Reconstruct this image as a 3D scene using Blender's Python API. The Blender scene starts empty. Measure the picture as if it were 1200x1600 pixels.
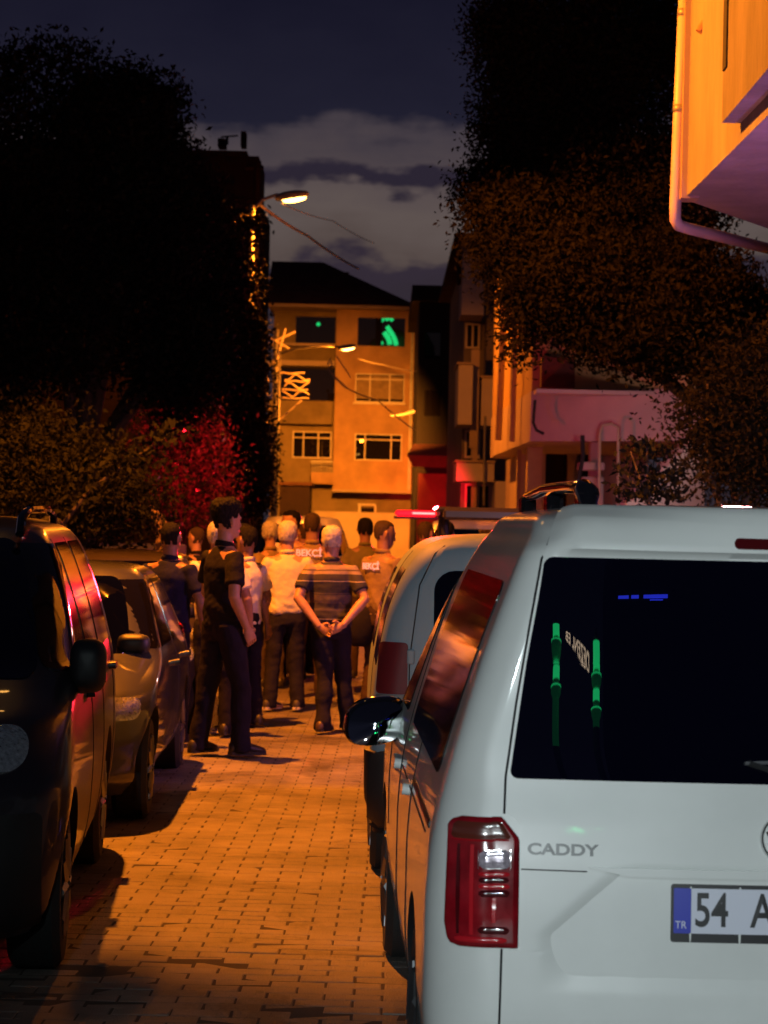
import bpy, math, random
import numpy as np
from mathutils import Vector, Matrix
random.seed(7); rng = np.random.default_rng(11)
sc = bpy.context.scene
COL = sc.collection
PI = math.pi
R = math.radians

# ------------------------------------------------------------------ camera
F = 3500.0                      # focal length in pixels of the 1200x1600 photograph
HC = 1.75
ROLL = R(1.3)
PITCH = math.atan(15.0 / F)
cam_d = bpy.data.cameras.new('camera'); cam = bpy.data.objects.new('camera', cam_d); COL.objects.link(cam)
cam_d.sensor_fit = 'VERTICAL'; cam_d.sensor_height = 24.0; cam_d.sensor_width = 18.0
cam_d.lens = 24.0 * F / 1600.0
cam_d.clip_start = 0.1; cam_d.clip_end = 2000
CM = Matrix.Translation((0, 0, HC)) @ Matrix.Rotation(PI/2 + PITCH, 4, 'X') @ Matrix.Rotation(ROLL, 4, 'Z')
cam.matrix_world = CM
cam_d.dof.use_dof = True; cam_d.dof.focus_distance = 9.0; cam_d.dof.aperture_fstop = cam_d.lens / 12.0
sc.camera = cam
def W(px, py, d):               # world point seen at a photo pixel, at distance d ahead
    v = CM.to_3x3() @ Vector(((px - 600) / F, -(py - 800) / F, -1.0))
    v *= d / v.y
    return Vector((v.x, v.y, v.z + HC))

# ------------------------------------------------------------------ sky
world = bpy.data.worlds.new('World'); sc.world = world; world.use_nodes = True
nt = world.node_tree; nt.nodes.clear()
def N(tree, typ, **kw):
    n = tree.nodes.new(typ)
    for k, v in kw.items():
        if k in n.inputs: n.inputs[k].default_value = v
        else: setattr(n, k, v)
    return n
def L(tree, a, b): tree.links.new(a, b)
tc = N(nt, 'ShaderNodeTexCoord'); mp = N(nt, 'ShaderNodeMapping'); mp.inputs['Scale'].default_value = (12, 12, 90)
L(nt, tc.outputs['Generated'], mp.inputs['Vector'])
n1 = N(nt, 'ShaderNodeTexNoise', Scale=1.0, Detail=5.0, Roughness=0.55); L(nt, mp.outputs[0], n1.inputs['Vector'])
mp2 = N(nt, 'ShaderNodeMapping'); mp2.inputs['Scale'].default_value = (26, 26, 45); mp2.inputs['Location'].default_value = (3.1, 1.2, 0.4)
L(nt, tc.outputs['Generated'], mp2.inputs['Vector'])
n2 = N(nt, 'ShaderNodeTexNoise', Scale=1.0, Detail=4.0, Roughness=0.5); L(nt, mp2.outputs[0], n2.inputs['Vector'])
sp = N(nt, 'ShaderNodeSeparateXYZ'); L(nt, tc.outputs['Generated'], sp.inputs[0])
def math_(tree, op, a, b=None):
    m = tree.nodes.new('ShaderNodeMath'); m.operation = op
    for i, v in enumerate((a, b)):
        if v is None: continue
        if isinstance(v, (int, float)): m.inputs[i].default_value = v
        else: tree.links.new(v, m.inputs[i])
    return m.outputs[0]
zz = math_(nt, 'ADD', sp.outputs['Z'], math_(nt, 'MULTIPLY', math_(nt, 'SUBTRACT', n1.outputs[0], 0.5), 0.020))
zz = math_(nt, 'ADD', zz, math_(nt, 'MULTIPLY', math_(nt, 'SUBTRACT', n2.outputs[0], 0.5), 0.045))
zs = math_(nt, 'MULTIPLY', zz, 2.5)
cr = N(nt, 'ShaderNodeValToRGB'); L(nt, zs, cr.inputs[0])
def ramp(node, stops, interp='LINEAR'):
    cr_ = node.color_ramp; cr_.interpolation = interp
    while len(cr_.elements) > 1: cr_.elements.remove(cr_.elements[-1])
    cr_.elements[0].position = stops[0][0]; cr_.elements[0].color = (*stops[0][1], 1)
    for p, c in stops[1:]:
        e = cr_.elements.new(p); e.color = (*c, 1)
ramp(cr, [(0.0, (.030, .022, .030)), (0.255, (.034, .025, .036)), (0.286, (.036, .026, .040)), (0.298, (.098, .072, .066)), (0.335, (.120, .092, .086)),
          (0.364, (.105, .080, .080)), (0.374, (.026, .020, .034)), (0.392, (.026, .020, .035)), (0.402, (.075, .058, .066)), (0.424, (.060, .048, .060)),
          (0.444, (.015, .0145, .030)), (0.60, (.0080, .0078, .020)), (1.0, (.0045, .0043, .010))])
sky = N(nt, 'ShaderNodeTexSky'); sky.sky_type = 'NISHITA'; sky.sun_disc = False
sky.sun_elevation = R(-4.0); sky.sun_rotation = R(200)
b1 = N(nt, 'ShaderNodeBackground', Strength=0.9); L(nt, cr.outputs[0], b1.inputs[0])
b2 = N(nt, 'ShaderNodeBackground', Strength=0.05); L(nt, sky.outputs[0], b2.inputs[0])
ad = N(nt, 'ShaderNodeAddShader'); L(nt, b1.outputs[0], ad.inputs[0]); L(nt, b2.outputs[0], ad.inputs[1])
wo = N(nt, 'ShaderNodeOutputWorld'); L(nt, ad.outputs[0], wo.inputs[0])

sc.view_settings.view_transform = 'Standard'; sc.view_settings.look = 'None'
sc.view_settings.exposure = 0.0; sc.view_settings.gamma = 1.0
sc.render.resolution_x = 768; sc.render.resolution_y = 1024

# ------------------------------------------------------------------ lamps of the place, with added lights
SODIUM = (1.0, 0.235, 0.011)
def light(name, typ, loc, color, power, size=0.2, target=None, spot=None, blend=0.5):
    d = bpy.data.lights.new(name, typ); d.color = color; d.energy = power
    o = bpy.data.objects.new(name, d); COL.objects.link(o); o.location = loc
    if typ == 'AREA': d.size = size
    else: d.shadow_soft_size = size
    if typ == 'SPOT': d.spot_size = R(spot or 150); d.spot_blend = blend
    if target is not None:
        o.rotation_euler = (Vector(target) - Vector(loc)).to_track_quat('-Z', 'Y').to_euler()
    return o
LAMP_A = Vector((-2.5, 16.6, 7.6))         # lamp over the crowd, above the frame
LAMP_B = W(456, 309, 43.0)                 # first lamp seen
LAMP_C = W(542, 544, 80.0)                 # second lamp seen
POLICE = W(655, 797, 33.0)
light('sodium_light', 'SPOT', LAMP_A + Vector((0, 0, -.12)), SODIUM, 9300, .07, LAMP_A + Vector((.50, .12, -1)), 113, .15)
light('sodium_light', 'SPOT', LAMP_B + Vector((.1, 0, -.12)), SODIUM, 3600, .12, LAMP_B + Vector((.4, 0, -5)), 178, .1)
light('sodium_light', 'SPOT', LAMP_C + Vector((0, 0, -.12)), (1.0, .28, .020), 78000, .12, LAMP_C + Vector((-2.2, 26.0, -9)), 62, 1.0)
light('sodium_light', 'SPOT', LAMP_C + Vector((0, 0, -.12)), SODIUM, 3200, .12, LAMP_C + Vector((-1.5, .8, -1.2)), 160, .6)
light('red_beacon_light', 'POINT', POLICE + Vector((0, -.45, .25)), (1, .012, .03), 120, .12)
light('blue_light', 'POINT', POLICE + Vector((.7, -.5, .3)), (.30, .16, 1), 14, .12)  # added blue light tinting the overhang; this dome of the bar is unlit
light('red_beacon_light', 'SPOT', POLICE + Vector((-.2, -.3, .3)), (1, .006, .015), 5200, .12, W(290, 705, 37), 34, .9)
light('red_beacon_light', 'SPOT', POLICE + Vector((0, .5, .3)), (1, .010, .02), 90000, .12, W(678, 768, 87), 6, 1.0)
light('small_light', 'POINT', (3.3, 32.6, 3.1), (1, .66, .62), 46, .15)  # added pale light to turn the overhang pink; no porch lamp known here
light('blue_light', 'POINT', (3.0, 14.3, 1.95), (.22, .17, 1), 120, .1)
light('red_beacon_light', 'POINT', (2.3, 14.6, 1.95), (1, .30, .32), 150, .1)
WHITE_POS = Vector((-.76, -8.0, 6.46))
light('white_lamp_light', 'SPOT', (-3.5, -22.0, 4.2), (.84, .95, .98), 11800, .15, (2.5, 6, .9), 16, .8)
light('red_beacon_light', 'SPOT', POLICE + Vector((0, -.5, .30)), (1, .012, .03), 26000, .10, (-1.6, 9.5, 1.5), 13, .6)
light('white_lamp_light', 'SPOT', WHITE_POS, (.80, .95, .97), 780, .03, (1.5, 6, 1.0), 56, .8)

# ------------------------------------------------------------------ materials
def mat(name, col, rough=.6, metal=0., coat=0., noise=0., nscale=8., bump=0., bscale=60., emit=None, estr=1., spec=.5, trans=0., dark=None, coord='Object', stretch=None):
    m = bpy.data.materials.new(name); m.use_nodes = True; t = m.node_tree
    b = t.nodes['Principled BSDF']
    b.inputs['Base Color'].default_value = (*col, 1); b.inputs['Roughness'].default_value = rough
    b.inputs['Metallic'].default_value = metal; b.inputs['Coat Weight'].default_value = coat; b.inputs['Coat Roughness'].default_value = .04
    b.inputs['Specular IOR Level'].default_value = spec; b.inputs['Transmission Weight'].default_value = trans
    c = N(t, 'ShaderNodeTexCoord'); v = c.outputs[coord]
    if stretch:
        mm = N(t, 'ShaderNodeMapping'); mm.inputs['Scale'].default_value = stretch; L(t, v, mm.inputs[0]); v = mm.outputs[0]
    if noise > 0:
        n = N(t, 'ShaderNodeTexNoise', Scale=nscale, Detail=5.0, Roughness=.6); L(t, v, n.inputs['Vector'])
        r_ = N(t, 'ShaderNodeValToRGB'); L(t, n.outputs[0], r_.inputs[0])
        d_ = dark or tuple(x * (1 - noise) for x in col)
        ramp(r_, [(.32, d_), (.68, tuple(min(1, x * (1 + noise * .4)) for x in col))]); L(t, r_.outputs[0], b.inputs['Base Color'])
        n3 = N(t, 'ShaderNodeMapRange'); L(t, n.outputs[0], n3.inputs[0]); n3.inputs[3].default_value = max(0.02, rough - noise * .15); n3.inputs[4].default_value = min(1, rough + noise * .15)
        L(t, n3.outputs[0], b.inputs['Roughness'])
    if bump > 0:
        n = N(t, 'ShaderNodeTexNoise', Scale=bscale, Detail=4.0); L(t, v, n.inputs['Vector'])
        bp = N(t, 'ShaderNodeBump', Strength=min(1, bump), Distance=.01 * max(1, bump)); L(t, n.outputs[0], bp.inputs['Height']); L(t, bp.outputs[0], b.inputs['Normal'])
    if emit: b.inputs['Emission Color'].default_value = (*emit, 1); b.inputs['Emission Strength'].default_value = estr
    return m
M = {}
M['white_paint'] = mat('white_paint', (.70, .72, .70), .36, 0, .8, .09, 2, .0)
M['silver_blue'] = mat('silver_blue_paint', (.22, .29, .35), .6, 0, 0, .06, 3, spec=.15)
M['dark_paint'] = mat('dark_paint', (.018, .014, .022), .34, .1, .5, .1, 4)
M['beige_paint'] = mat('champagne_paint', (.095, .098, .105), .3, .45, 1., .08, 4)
M['brown_paint'] = mat('brown_paint', (.07, .055, .045), .3, .4, 1., .1, 4)
M['car_white'] = mat('cream_white_paint', (.68, .66, .60), .35, 0, .8, .05, 3)
M['black_plastic'] = mat('black_plastic', (.012, .012, .014), .5, 0, 0, .2, 20, .1, 300)
M['black_gloss'] = mat('black_gloss', (.006, .006, .008), .07, 0, 1.)
M['glass'] = mat('dark_tinted_glass', (.0015, .0015, .006), .004, 0, 0, spec=.8)
M['side_glass'] = mat('side_tinted_glass', (.006, .005, .005), .05, 0, 0, spec=.9)
M['seam'] = mat('panel_line', (.012, .012, .014), .8)
M['rubber'] = mat('rubber', (.014, .014, .014), .8, bump=.3, bscale=90)
M['rim'] = mat('wheel_rim_metal', (.25, .25, .26), .35, .9, noise=.2)
M['chrome'] = mat('chrome', (.75, .76, .76), .12, 1.)
M['red_lens'] = mat('red_lens', (.26, .006, .012), .10, 0, 1., .45, 11)
M['red_inner'] = mat('bright_red_lens', (.48, .010, .018), .16, 0, 1.)
M['dark_red_lens'] = mat('dark_red_lens', (.07, .004, .006), .12, 0, 1.)
M['clear_lens'] = mat('clear_lens', (.75, .80, .84), .09, .7, 1., .5, 55, .4, 60)
M['grey_lens'] = mat('grey_lens', (.10, .11, .12), .55, 0, 0)
M['plate_white'] = mat('plate_white', (.62, .64, .74), .35)
M['plate_blue'] = mat('plate_blue', (.02, .035, .42), .35)
M['plate_black'] = mat('plate_black', (.008, .008, .010), .4)
M['letter_glow'] = mat('glowing_lettering', (.78, .70, .95), .3, emit=(.55, .42, .95), estr=.16)  # faint glow put into the lettering in place of light it throws back
M['skin'] = mat('skin', (.42, .22, .14), .5, noise=.15, nscale=30, bump=.15, bscale=120)
M['skin_dark'] = mat('tanned_skin', (.26, .13, .085), .5, noise=.15, nscale=30, bump=.15, bscale=120)
M['hair_black'] = mat('black_hair', (.010, .008, .007), .55, noise=.4, nscale=80, bump=1, bscale=180, spec=.12)
M['hair_grey'] = mat('grey_hair', (.50, .46, .40), .6, noise=.45, nscale=60, bump=1, bscale=180)
M['hair_white'] = mat('white_hair', (.62, .56, .46), .6, noise=.35, nscale=60, bump=1, bscale=180)
M['hair_short'] = mat('cropped_dark_hair', (.055, .035, .025), .7, noise=.4, nscale=90, bump=.7, bscale=220, spec=.12)
M['blk_tee'] = mat('black_cotton', (.014, .012, .016), .85, noise=.3, nscale=9, bump=1.2, bscale=11, spec=.12)
M['navy'] = mat('navy_cotton', (.014, .014, .050), .85, noise=.3, nscale=9, bump=1.2, bscale=11, spec=.12)
M['yellow'] = mat('pale_yellow_cotton', (.60, .52, .34), .85, noise=.12, nscale=7, bump=1.6, bscale=10)
M['white_cloth'] = mat('white_cotton', (.66, .60, .55), .85, noise=.12, nscale=7, bump=1.4, bscale=12)
M['lavender'] = mat('lavender_cloth', (.36, .28, .44), .85, noise=.15, nscale=7, bump=1.2, bscale=12, spec=.12)
M['red_cloth'] = mat('red_cloth', (.22, .02, .02), .85, noise=.2, nscale=7, bump=1.2, bscale=12, spec=.12)
M['khaki'] = mat('khaki_uniform', (.24, .17, .085), .8, noise=.2, nscale=9, bump=1.4, bscale=12, spec=.12)
M['olive'] = mat('olive_vest', (.15, .13, .05), .8, noise=.2, nscale=9, bump=1.2, bscale=12, spec=.12)
M['brown_trouser'] = mat('brown_trousers', (.055, .034, .024), .85, noise=.25, nscale=9, bump=1.4, bscale=12, spec=.12)
M['dark_trouser'] = mat('dark_trousers', (.014, .012, .022), .85, noise=.25, nscale=9, bump=1.4, bscale=12, spec=.12)
M['grey_trouser'] = mat('grey_trousers', (.075, .055, .050), .85, noise=.25, nscale=9, bump=1.4, bscale=12, spec=.12)
M['shoe'] = mat('black_shoe', (.018, .014, .013), .5, bump=.4, bscale=60)
M['sole'] = mat('pale_shoe_sole', (.5, .45, .4), .7)
M['brown_shoe'] = mat('brown_shoe', (.07, .04, .03), .4)
M['bark'] = mat('bark', (.06, .042, .03), .9, noise=.5, nscale=14, bump=1, bscale=30)
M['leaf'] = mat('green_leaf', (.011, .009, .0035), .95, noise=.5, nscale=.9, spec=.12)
M['leaf_dark'] = mat('dark_leaf', (.010, .011, .007), .75, noise=.5, nscale=.9, spec=.12)  # shade of the unlit crowns put into a near black leaf colour
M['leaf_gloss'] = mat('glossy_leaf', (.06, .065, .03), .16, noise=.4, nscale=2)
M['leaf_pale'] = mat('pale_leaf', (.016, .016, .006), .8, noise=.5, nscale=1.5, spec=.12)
M['pole'] = mat('galvanised_pole', (.28, .27, .25), .5, .5, noise=.3, nscale=5)
M['wood_pole'] = mat('concrete_pole', (.27, .25, .22), .85, noise=.3, nscale=5)
M['wire'] = mat('cable', (.62, .52, .40), .5, .1)
M['lamp_glow'] = mat('lamp_glow', (1, .6, .2), .4, emit=(1.0, .46, .09), estr=14)
M['orange_plaster'] = mat('orange_plaster', (.50, .31, .15), .9, noise=.30, nscale=.8, bump=.4, bscale=18)
M['olive_plaster'] = mat('ochre_plaster', (.25, .19, .09), .9, noise=.35, nscale=.8, bump=.4, bscale=18)
M['beige_plaster'] = mat('beige_plaster', (.46, .36, .26), .9, noise=.15, nscale=.7, bump=.5, bscale=16)
M['white_plaster'] = mat('white_plaster', (.60, .54, .50), .9, noise=.14, nscale=.8, bump=.5, bscale=16)
M['grey_plaster'] = mat('grey_plaster', (.20, .17, .16), .9, noise=.25, nscale=.7, bump=.5, bscale=16)
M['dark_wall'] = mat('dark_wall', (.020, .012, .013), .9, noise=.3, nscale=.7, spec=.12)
M['roof_tile'] = mat('roof_tile', (.075, .035, .025), .9, noise=.4, nscale=2, bump=1, bscale=6, spec=.12)
M['frame_white'] = mat('white_window_frame', (.62, .54, .42), .5)
M['win_glass'] = mat('window_glass', (.010, .008, .008), .0, spec=.9)
M['curtain'] = mat('curtain', (.30, .22, .12), .9, noise=.3, nscale=3)
M['metal_red'] = mat('dark_red_awning', (.10, .03, .03), .8, noise=.3, nscale=3)
M['concrete'] = mat('concrete', (.26, .24, .22), .9, noise=.25, nscale=1.2, bump=.5, bscale=20)
M['pink_plaster'] = mat('pale_pink_plaster', (.52, .40, .40), .85, noise=.15, nscale=.9, bump=.5, bscale=14)

# ------------------------------------------------------------------ mesh helpers
class MB:
    def __init__(s): s.v = []; s.f = []; s.mi = []
    def add(s, vs, fs, mi=0):
        o = len(s.v); s.v += [tuple(v) for v in vs]; s.f += [tuple(i + o for i in f) for f in fs]; s.mi += [mi] * len(fs); return s
    def box(s, x0, x1, y0, y1, z0, z1, bev=0.0):
        if bev <= 0:
            vs = [(x, y, z) for z in (z0, z1) for y in (y0, y1) for x in (x0, x1)]
            return s.add(vs, [(0, 2, 3, 1), (4, 5, 7, 6), (0, 1, 5, 4), (2, 6, 7, 3), (0, 4, 6, 2), (1, 3, 7, 5)])
        b = min(bev, (x1-x0)/2.01, (y1-y0)/2.01, (z1-z0)/2.01); vs = []; fs = []; idx = {}
        import itertools
        P = {0: (x0, x1), 1: (y0, y1), 2: (z0, z1)}
        for sx, sy, sz in itertools.product((0, 1), repeat=3):
            for ax in range(3):
                p = []
                for a, sgn in enumerate((sx, sy, sz)):
                    c = P[a][sgn]
                    if a != ax: c += b if sgn == 0 else -b
                    p.append(c)
                idx[(sx, sy, sz, ax)] = len(vs); vs.append(tuple(p))
        q = lambda a, b_, c, ax: idx[(a, b_, c, ax)]
        for sg in (0, 1):
            fs.append((q(sg,0,0,0), q(sg,1,0,0), q(sg,1,1,0), q(sg,0,1,0)))
            fs.append((q(0,sg,0,1), q(1,sg,0,1), q(1,sg,1,1), q(0,sg,1,1)))
            fs.append((q(0,0,sg,2), q(1,0,sg,2), q(1,1,sg,2), q(0,1,sg,2)))
        for i in (0, 1):
            for j in (0, 1):
                fs.append((q(0,i,j,1), q(1,i,j,1), q(1,i,j,2), q(0,i,j,2)))
                fs.append((q(i,0,j,0), q(i,1,j,0), q(i,1,j,2), q(i,0,j,2)))
                fs.append((q(i,j,0,0), q(i,j,1,0), q(i,j,1,1), q(i,j,0,1)))
        for i, j, k in itertools.product((0, 1), repeat=3):
            fs.append((q(i,j,k,0), q(i,j,k,1), q(i,j,k,2)))
        return s.add(vs, fs)
    def prism(s, pts, z0, z1):            # pts: xy outline
        n = len(pts); vs = [(p[0], p[1], z0) for p in pts] + [(p[0], p[1], z1) for p in pts]
        fs = [tuple(range(n))[::-1], tuple(range(n, 2*n))] + [(i, (i+1) % n, n + (i+1) % n, n + i) for i in range(n)]
        return s.add(vs, fs)
    def rings(s, rs, cap=True):           # list of equal length closed rings
        n = len(rs[0]); vs = [p for r in rs for p in r]; fs = []
        for k in range(len(rs) - 1):
            for i in range(n):
                a = k*n + i; b = k*n + (i+1) % n; fs.append((a, b, b + n, a + n))
        if cap:
            c0 = len(vs); vs.append(tuple(sum(Vector(p) for p in rs[0]) / n if False else np.mean(np.array(rs[0]), 0)))
            c1 = len(vs); vs.append(tuple(np.mean(np.array(rs[-1]), 0)))
            m = (len(rs) - 1) * n
            for i in range(n):
                fs.append((c0, (i+1) % n, i)); fs.append((c1, m + i, m + (i+1) % n))
        return s.add(vs, fs)
    def tube(s, pts, rad, n=8):
        pts = [Vector(p) for p in pts]; rr = rad if isinstance(rad, (list, tuple)) else [rad] * len(pts); rs = []
        up = None
        for i, p in enumerate(pts):
            a = pts[max(0, i-1)]; b = pts[min(len(pts)-1, i+1)]; t = (b - a)
            if t.length < 1e-9: t = Vector((0, 0, 1))
            t.normalize()
            if up is None: up = Vector((0, 0, 1)) if abs(t.z) < .9 else Vector((0, 1, 0))
            u = t.cross(up)
            if u.length < 1e-4: u = t.cross(Vector((1, 0, 0)))
            u.normalize(); v = u.cross(t).normalized(); up = v
            rs.append([tuple(p + (u * math.cos(2*PI*k/n) + v * math.sin(2*PI*k/n)) * rr[i]) for k in range(n)])
        return s.rings(rs)
    def hoops(s, spec, n=20, pw=2.0):     # spec: (x,y,z,rx,ry) horizontal ellipses
        rs = []
        for x, y, z, rx, ry in spec:
            r_ = []
            for k in range(n):
                a = 2*PI*k/n; c, d = math.cos(a), math.sin(a)
                r_.append((x + rx * math.copysign(abs(c) ** (2/pw), c), y + ry * math.copysign(abs(d) ** (2/pw), d), z))
            rs.append(r_)
        return s.rings(rs)
    def ball(s, c, rx, ry=None, rz=None, n=14):
        ry = ry or rx; rz = rz or rx; m = n // 2 + 1
        sp_ = []
        for i in range(m + 1):
            t = -PI/2 + PI * i / m; cc = max(.02, math.cos(t))
            sp_.append((c[0], c[1], c[2] + rz * math.sin(t), rx * cc, ry * cc))
        return s.hoops(sp_, n)
    def mesh(s, name, mats, smooth=False):
        me = bpy.data.meshes.new(name); me.from_pydata(s.v, [], s.f)
        for m in (mats if isinstance(mats, (list, tuple)) else [mats]): me.materials.append(m)
        if any(s.mi): me.polygons.foreach_set('material_index', s.mi)
        if smooth: me.polygons.foreach_set('use_smooth', [True] * len(me.polygons))
        me.update(); return me
def tag(o, label=None, cat=None, group=None, kind=None):
    if label: o['label'] = label
    if cat: o['category'] = cat
    if group: o['group'] = group
    if kind: o['kind'] = kind
    return o
def thing(name, label, cat, loc=(0, 0, 0), rz=0, group=None):
    o = bpy.data.objects.new(name, None); COL.objects.link(o); o.empty_display_size = .2
    o.location = loc; o.rotation_euler = (0, 0, rz); return tag(o, label, cat, group)
def root_of(o):
    while o.parent: o = o.parent
    return o
def link(name, me, parent=None, world=False, label=None):
    o = bpy.data.objects.new(name, me); COL.objects.link(o)
    if parent is not None:
        o.parent = parent
        if world: me.transform(Matrix.Translation(-root_of(parent).location))
    if label: o['label'] = label
    return o
def obj(name, mb, m, parent=None, smooth=False, world=False, label=None):
    me = mb.mesh(name, m, smooth)
    if smooth == 'auto':
        pass
    return link(name, me, parent, world, label)
def bevel(o, w, seg=2, ang=35):
    b = o.modifiers.new('bevel', 'BEVEL'); b.width = w; b.segments = seg; b.limit_method = 'ANGLE'; b.angle_limit = R(ang); return o
def copy_tree(o, parent=None):
    c = o.copy(); COL.objects.link(c); c.parent = parent
    for ch in list(o.children): copy_tree(ch, c)
    return c
def applied(o):                       # bake an object's modifiers into its mesh
    bpy.context.view_layer.update()
    dg = bpy.context.evaluated_depsgraph_get(); me = bpy.data.meshes.new_from_object(o.evaluated_get(dg), depsgraph=dg)
    o.modifiers.clear(); old = o.data; me.name = old.name; o.data = me; return o
def fused(mb, name, mats, voxel=.012, smooth=6):     # melt overlapping closed shapes into one continuous skin
    me = mb.mesh(name, mats); o = bpy.data.objects.new('melt', me); COL.objects.link(o)
    r_ = o.modifiers.new('r', 'REMESH'); r_.mode = 'VOXEL'; r_.voxel_size = voxel; r_.use_smooth_shade = True
    s_ = o.modifiers.new('s', 'SMOOTH'); s_.iterations = smooth; s_.factor = .5
    applied(o); me2 = o.data; bpy.data.objects.remove(o); me2.polygons.foreach_set('use_smooth', [True] * len(me2.polygons))
    me2.materials.clear()
    for m in (mats if isinstance(mats, (list, tuple)) else [mats]): me2.materials.append(m)
    return me2
def text_mesh(txt, size, m, name, depth=.002, offset=0.0, align='LEFT', sx=1.0, sy=1.0):
    c = bpy.data.curves.new(name, 'FONT'); c.body = txt; c.size = size; c.extrude = depth; c.offset = offset; c.align_x = align; c.align_y = 'CENTER'
    o = bpy.data.objects.new('txt', c); COL.objects.link(o); bpy.context.view_layer.update()
    dg = bpy.context.evaluated_depsgraph_get(); me = bpy.data.meshes.new_from_object(o.evaluated_get(dg), depsgraph=dg)
    bpy.data.objects.remove(o); me.transform(Matrix.Diagonal((sx, sy, 1, 1))); me.materials.clear(); me.materials.append(m); return me
# ------------------------------------------------------------------ ground
gb = MB(); g = 1
gb.add([(-400, -200, 0), (400, -200, 0), (400, 700, 0), (-400, 700, 0)], [(0, 1, 2, 3)])
M['ground'] = mat('dusty_ground', (.16, .13, .11), .95, noise=.3, nscale=.5, bump=.5, bscale=10)
tag(obj('ground', gb, M['ground']), kind='structure')
def paver_mat(name, geo):
    m = mat(name, (.20, .175, .155), .62, noise=.50, nscale=1.7, bump=.8, bscale=120)
    t = m.node_tree; b = t.nodes['Principled BSDF']
    if not geo:
        c = N(t, 'ShaderNodeTexCoord'); br = N(t, 'ShaderNodeTexBrick', Scale=1.0)
        br.inputs['Mortar Size'].default_value = .006; br.inputs['Brick Width'].default_value = .21; br.inputs['Row Height'].default_value = .105
        br.inputs['Color1'].default_value = (.21, .18, .16, 1); br.inputs['Color2'].default_value = (.17, .145, .125, 1); br.inputs['Mortar'].default_value = (.07, .055, .045, 1)
        L(t, c.outputs['Object'], br.inputs['Vector']); L(t, br.outputs['Color'], b.inputs['Base Color'])
        bp = N(t, 'ShaderNodeBump', Strength=.6, Distance=.01, invert=True); L(t, br.outputs['Fac'], bp.inputs['Height']); L(t, bp.outputs[0], b.inputs['Normal'])
    else:
        at = N(t, 'ShaderNodeAttribute', attribute_name='tone'); mx = N(t, 'ShaderNodeMix', data_type='RGBA', blend_type='MULTIPLY')
        src = b.inputs['Base Color'].links[0].from_socket
        cc = N(t, 'ShaderNodeTexCoord'); sn = N(t, 'ShaderNodeTexNoise', Scale=1.1, Detail=7.0, Roughness=.68, Distortion=.6); L(t, cc.outputs['Object'], sn.inputs['Vector'])
        sr = N(t, 'ShaderNodeValToRGB'); L(t, sn.outputs[0], sr.inputs[0]); ramp(sr, [(.36, (.42, .38, .36)), (.46, (.85, .84, .82)), (.60, (1, 1, 1))])
        m2 = N(t, 'ShaderNodeMix', data_type='RGBA', blend_type='MULTIPLY'); m2.inputs[0].default_value = 1; L(t, src, m2.inputs[6]); L(t, sr.outputs[0], m2.inputs[7]); src = m2.outputs[2]
        mx.inputs[0].default_value = 1; L(t, src, mx.inputs[6]); L(t, at.outputs['Color'], mx.inputs[7]); L(t, mx.outputs[2], b.inputs['Base Color'])
    return m
M['paver'] = paver_mat('grey_concrete_pavers', False); M['paver_geo'] = paver_mat('worn_concrete_pavers', True)
rd = MB(); rd.add([(-2.55, -30, .004), (2.9, -30, .004), (2.9, 100, .004), (-2.55, 100, .004)], [(0, 1, 2, 3)])
tag(obj('road', rd, M['paver']), kind='structure')
bed = MB(); bed.add([(-2.3, 5.5, .008), (1.2, 5.5, .008), (1.2, 26, .008), (-2.3, 26, .008)], [(0, 1, 2, 3)])
M['joint'] = mat('joint_sand', (.045, .035, .028), .95, bump=.5, bscale=150)
tag(obj('joint_sand', bed, M['joint']), kind='structure')
pv = MB(); tones = []
row = 0; y = 5.6
while y < 25.9:
    off = 0 if row % 2 else .1055
    x = -2.25 + off
    yy = y
    while x < 1.1:
        w = .205; h = .1
        z = .032 + random.gauss(0, .0006); tx = random.gauss(0, .0006); ty = random.gauss(0, .0005)
        if yy < 9.0: z += random.gauss(0, .0012); ty *= 1.6
        o = len(pv.v); jx = random.gauss(0, .0012); b = .004; tn = max(.72, min(1.15, random.gauss(.95, .06)))
        x0, x1, y0, y1 = x + .0015 + jx, x + w + jx, yy + .0005, yy + .1045
        P_ = [(x0, y0, z-.02), (x1, y0, z-.02), (x1, y1, z-.02), (x0, y1, z-.02),
              (x0, y0, z-.0022-tx-ty), (x1, y0, z-.0022+tx-ty), (x1, y1, z-.0022+tx+ty), (x0, y1, z-.0022-tx+ty),
              (x0+b, y0+b, z-tx-ty), (x1-b, y0+b, z+tx-ty), (x1-b, y1-b, z+tx+ty), (x0+b, y1-b, z-tx+ty)]
        F_ = [(8, 9, 10, 11)] + [(i, (i+1) % 4, 4 + (i+1) % 4, 4 + i) for i in range(4)] + [(4+i, 4 + (i+1) % 4, 8 + (i+1) % 4, 8 + i) for i in range(4)]
        pv.add(P_, F_); tones += [tn] * len(F_)
        x += .211
    y += .1055; row += 1
po = obj('paving', pv, M['paver_geo']); tag(po, kind='structure'); po.rotation_euler = (0, 0, -.0086); po.location = (0, 0, -.022)
ca = po.data.color_attributes.new('tone', 'FLOAT_COLOR', 'CORNER')
arr = np.ones((len(po.data.loops), 4), dtype=np.float32); lt = np.zeros(len(po.data.polygons), dtype=np.int32); po.data.polygons.foreach_get('loop_total', lt)
arr[:, :3] = np.repeat(np.array(tones, dtype=np.float32), lt)[:, None]; ca.data.foreach_set('color', arr.ravel())
for nm, x0, x1 in (('pavement', -6.5, -2.55), ('pavement', 2.9, 7.5)):
    mbp = MB(); mbp.box(x0, x1, -30, 100, -.1, .13); tag(obj(nm, mbp, M['concrete']), kind='structure')

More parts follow.
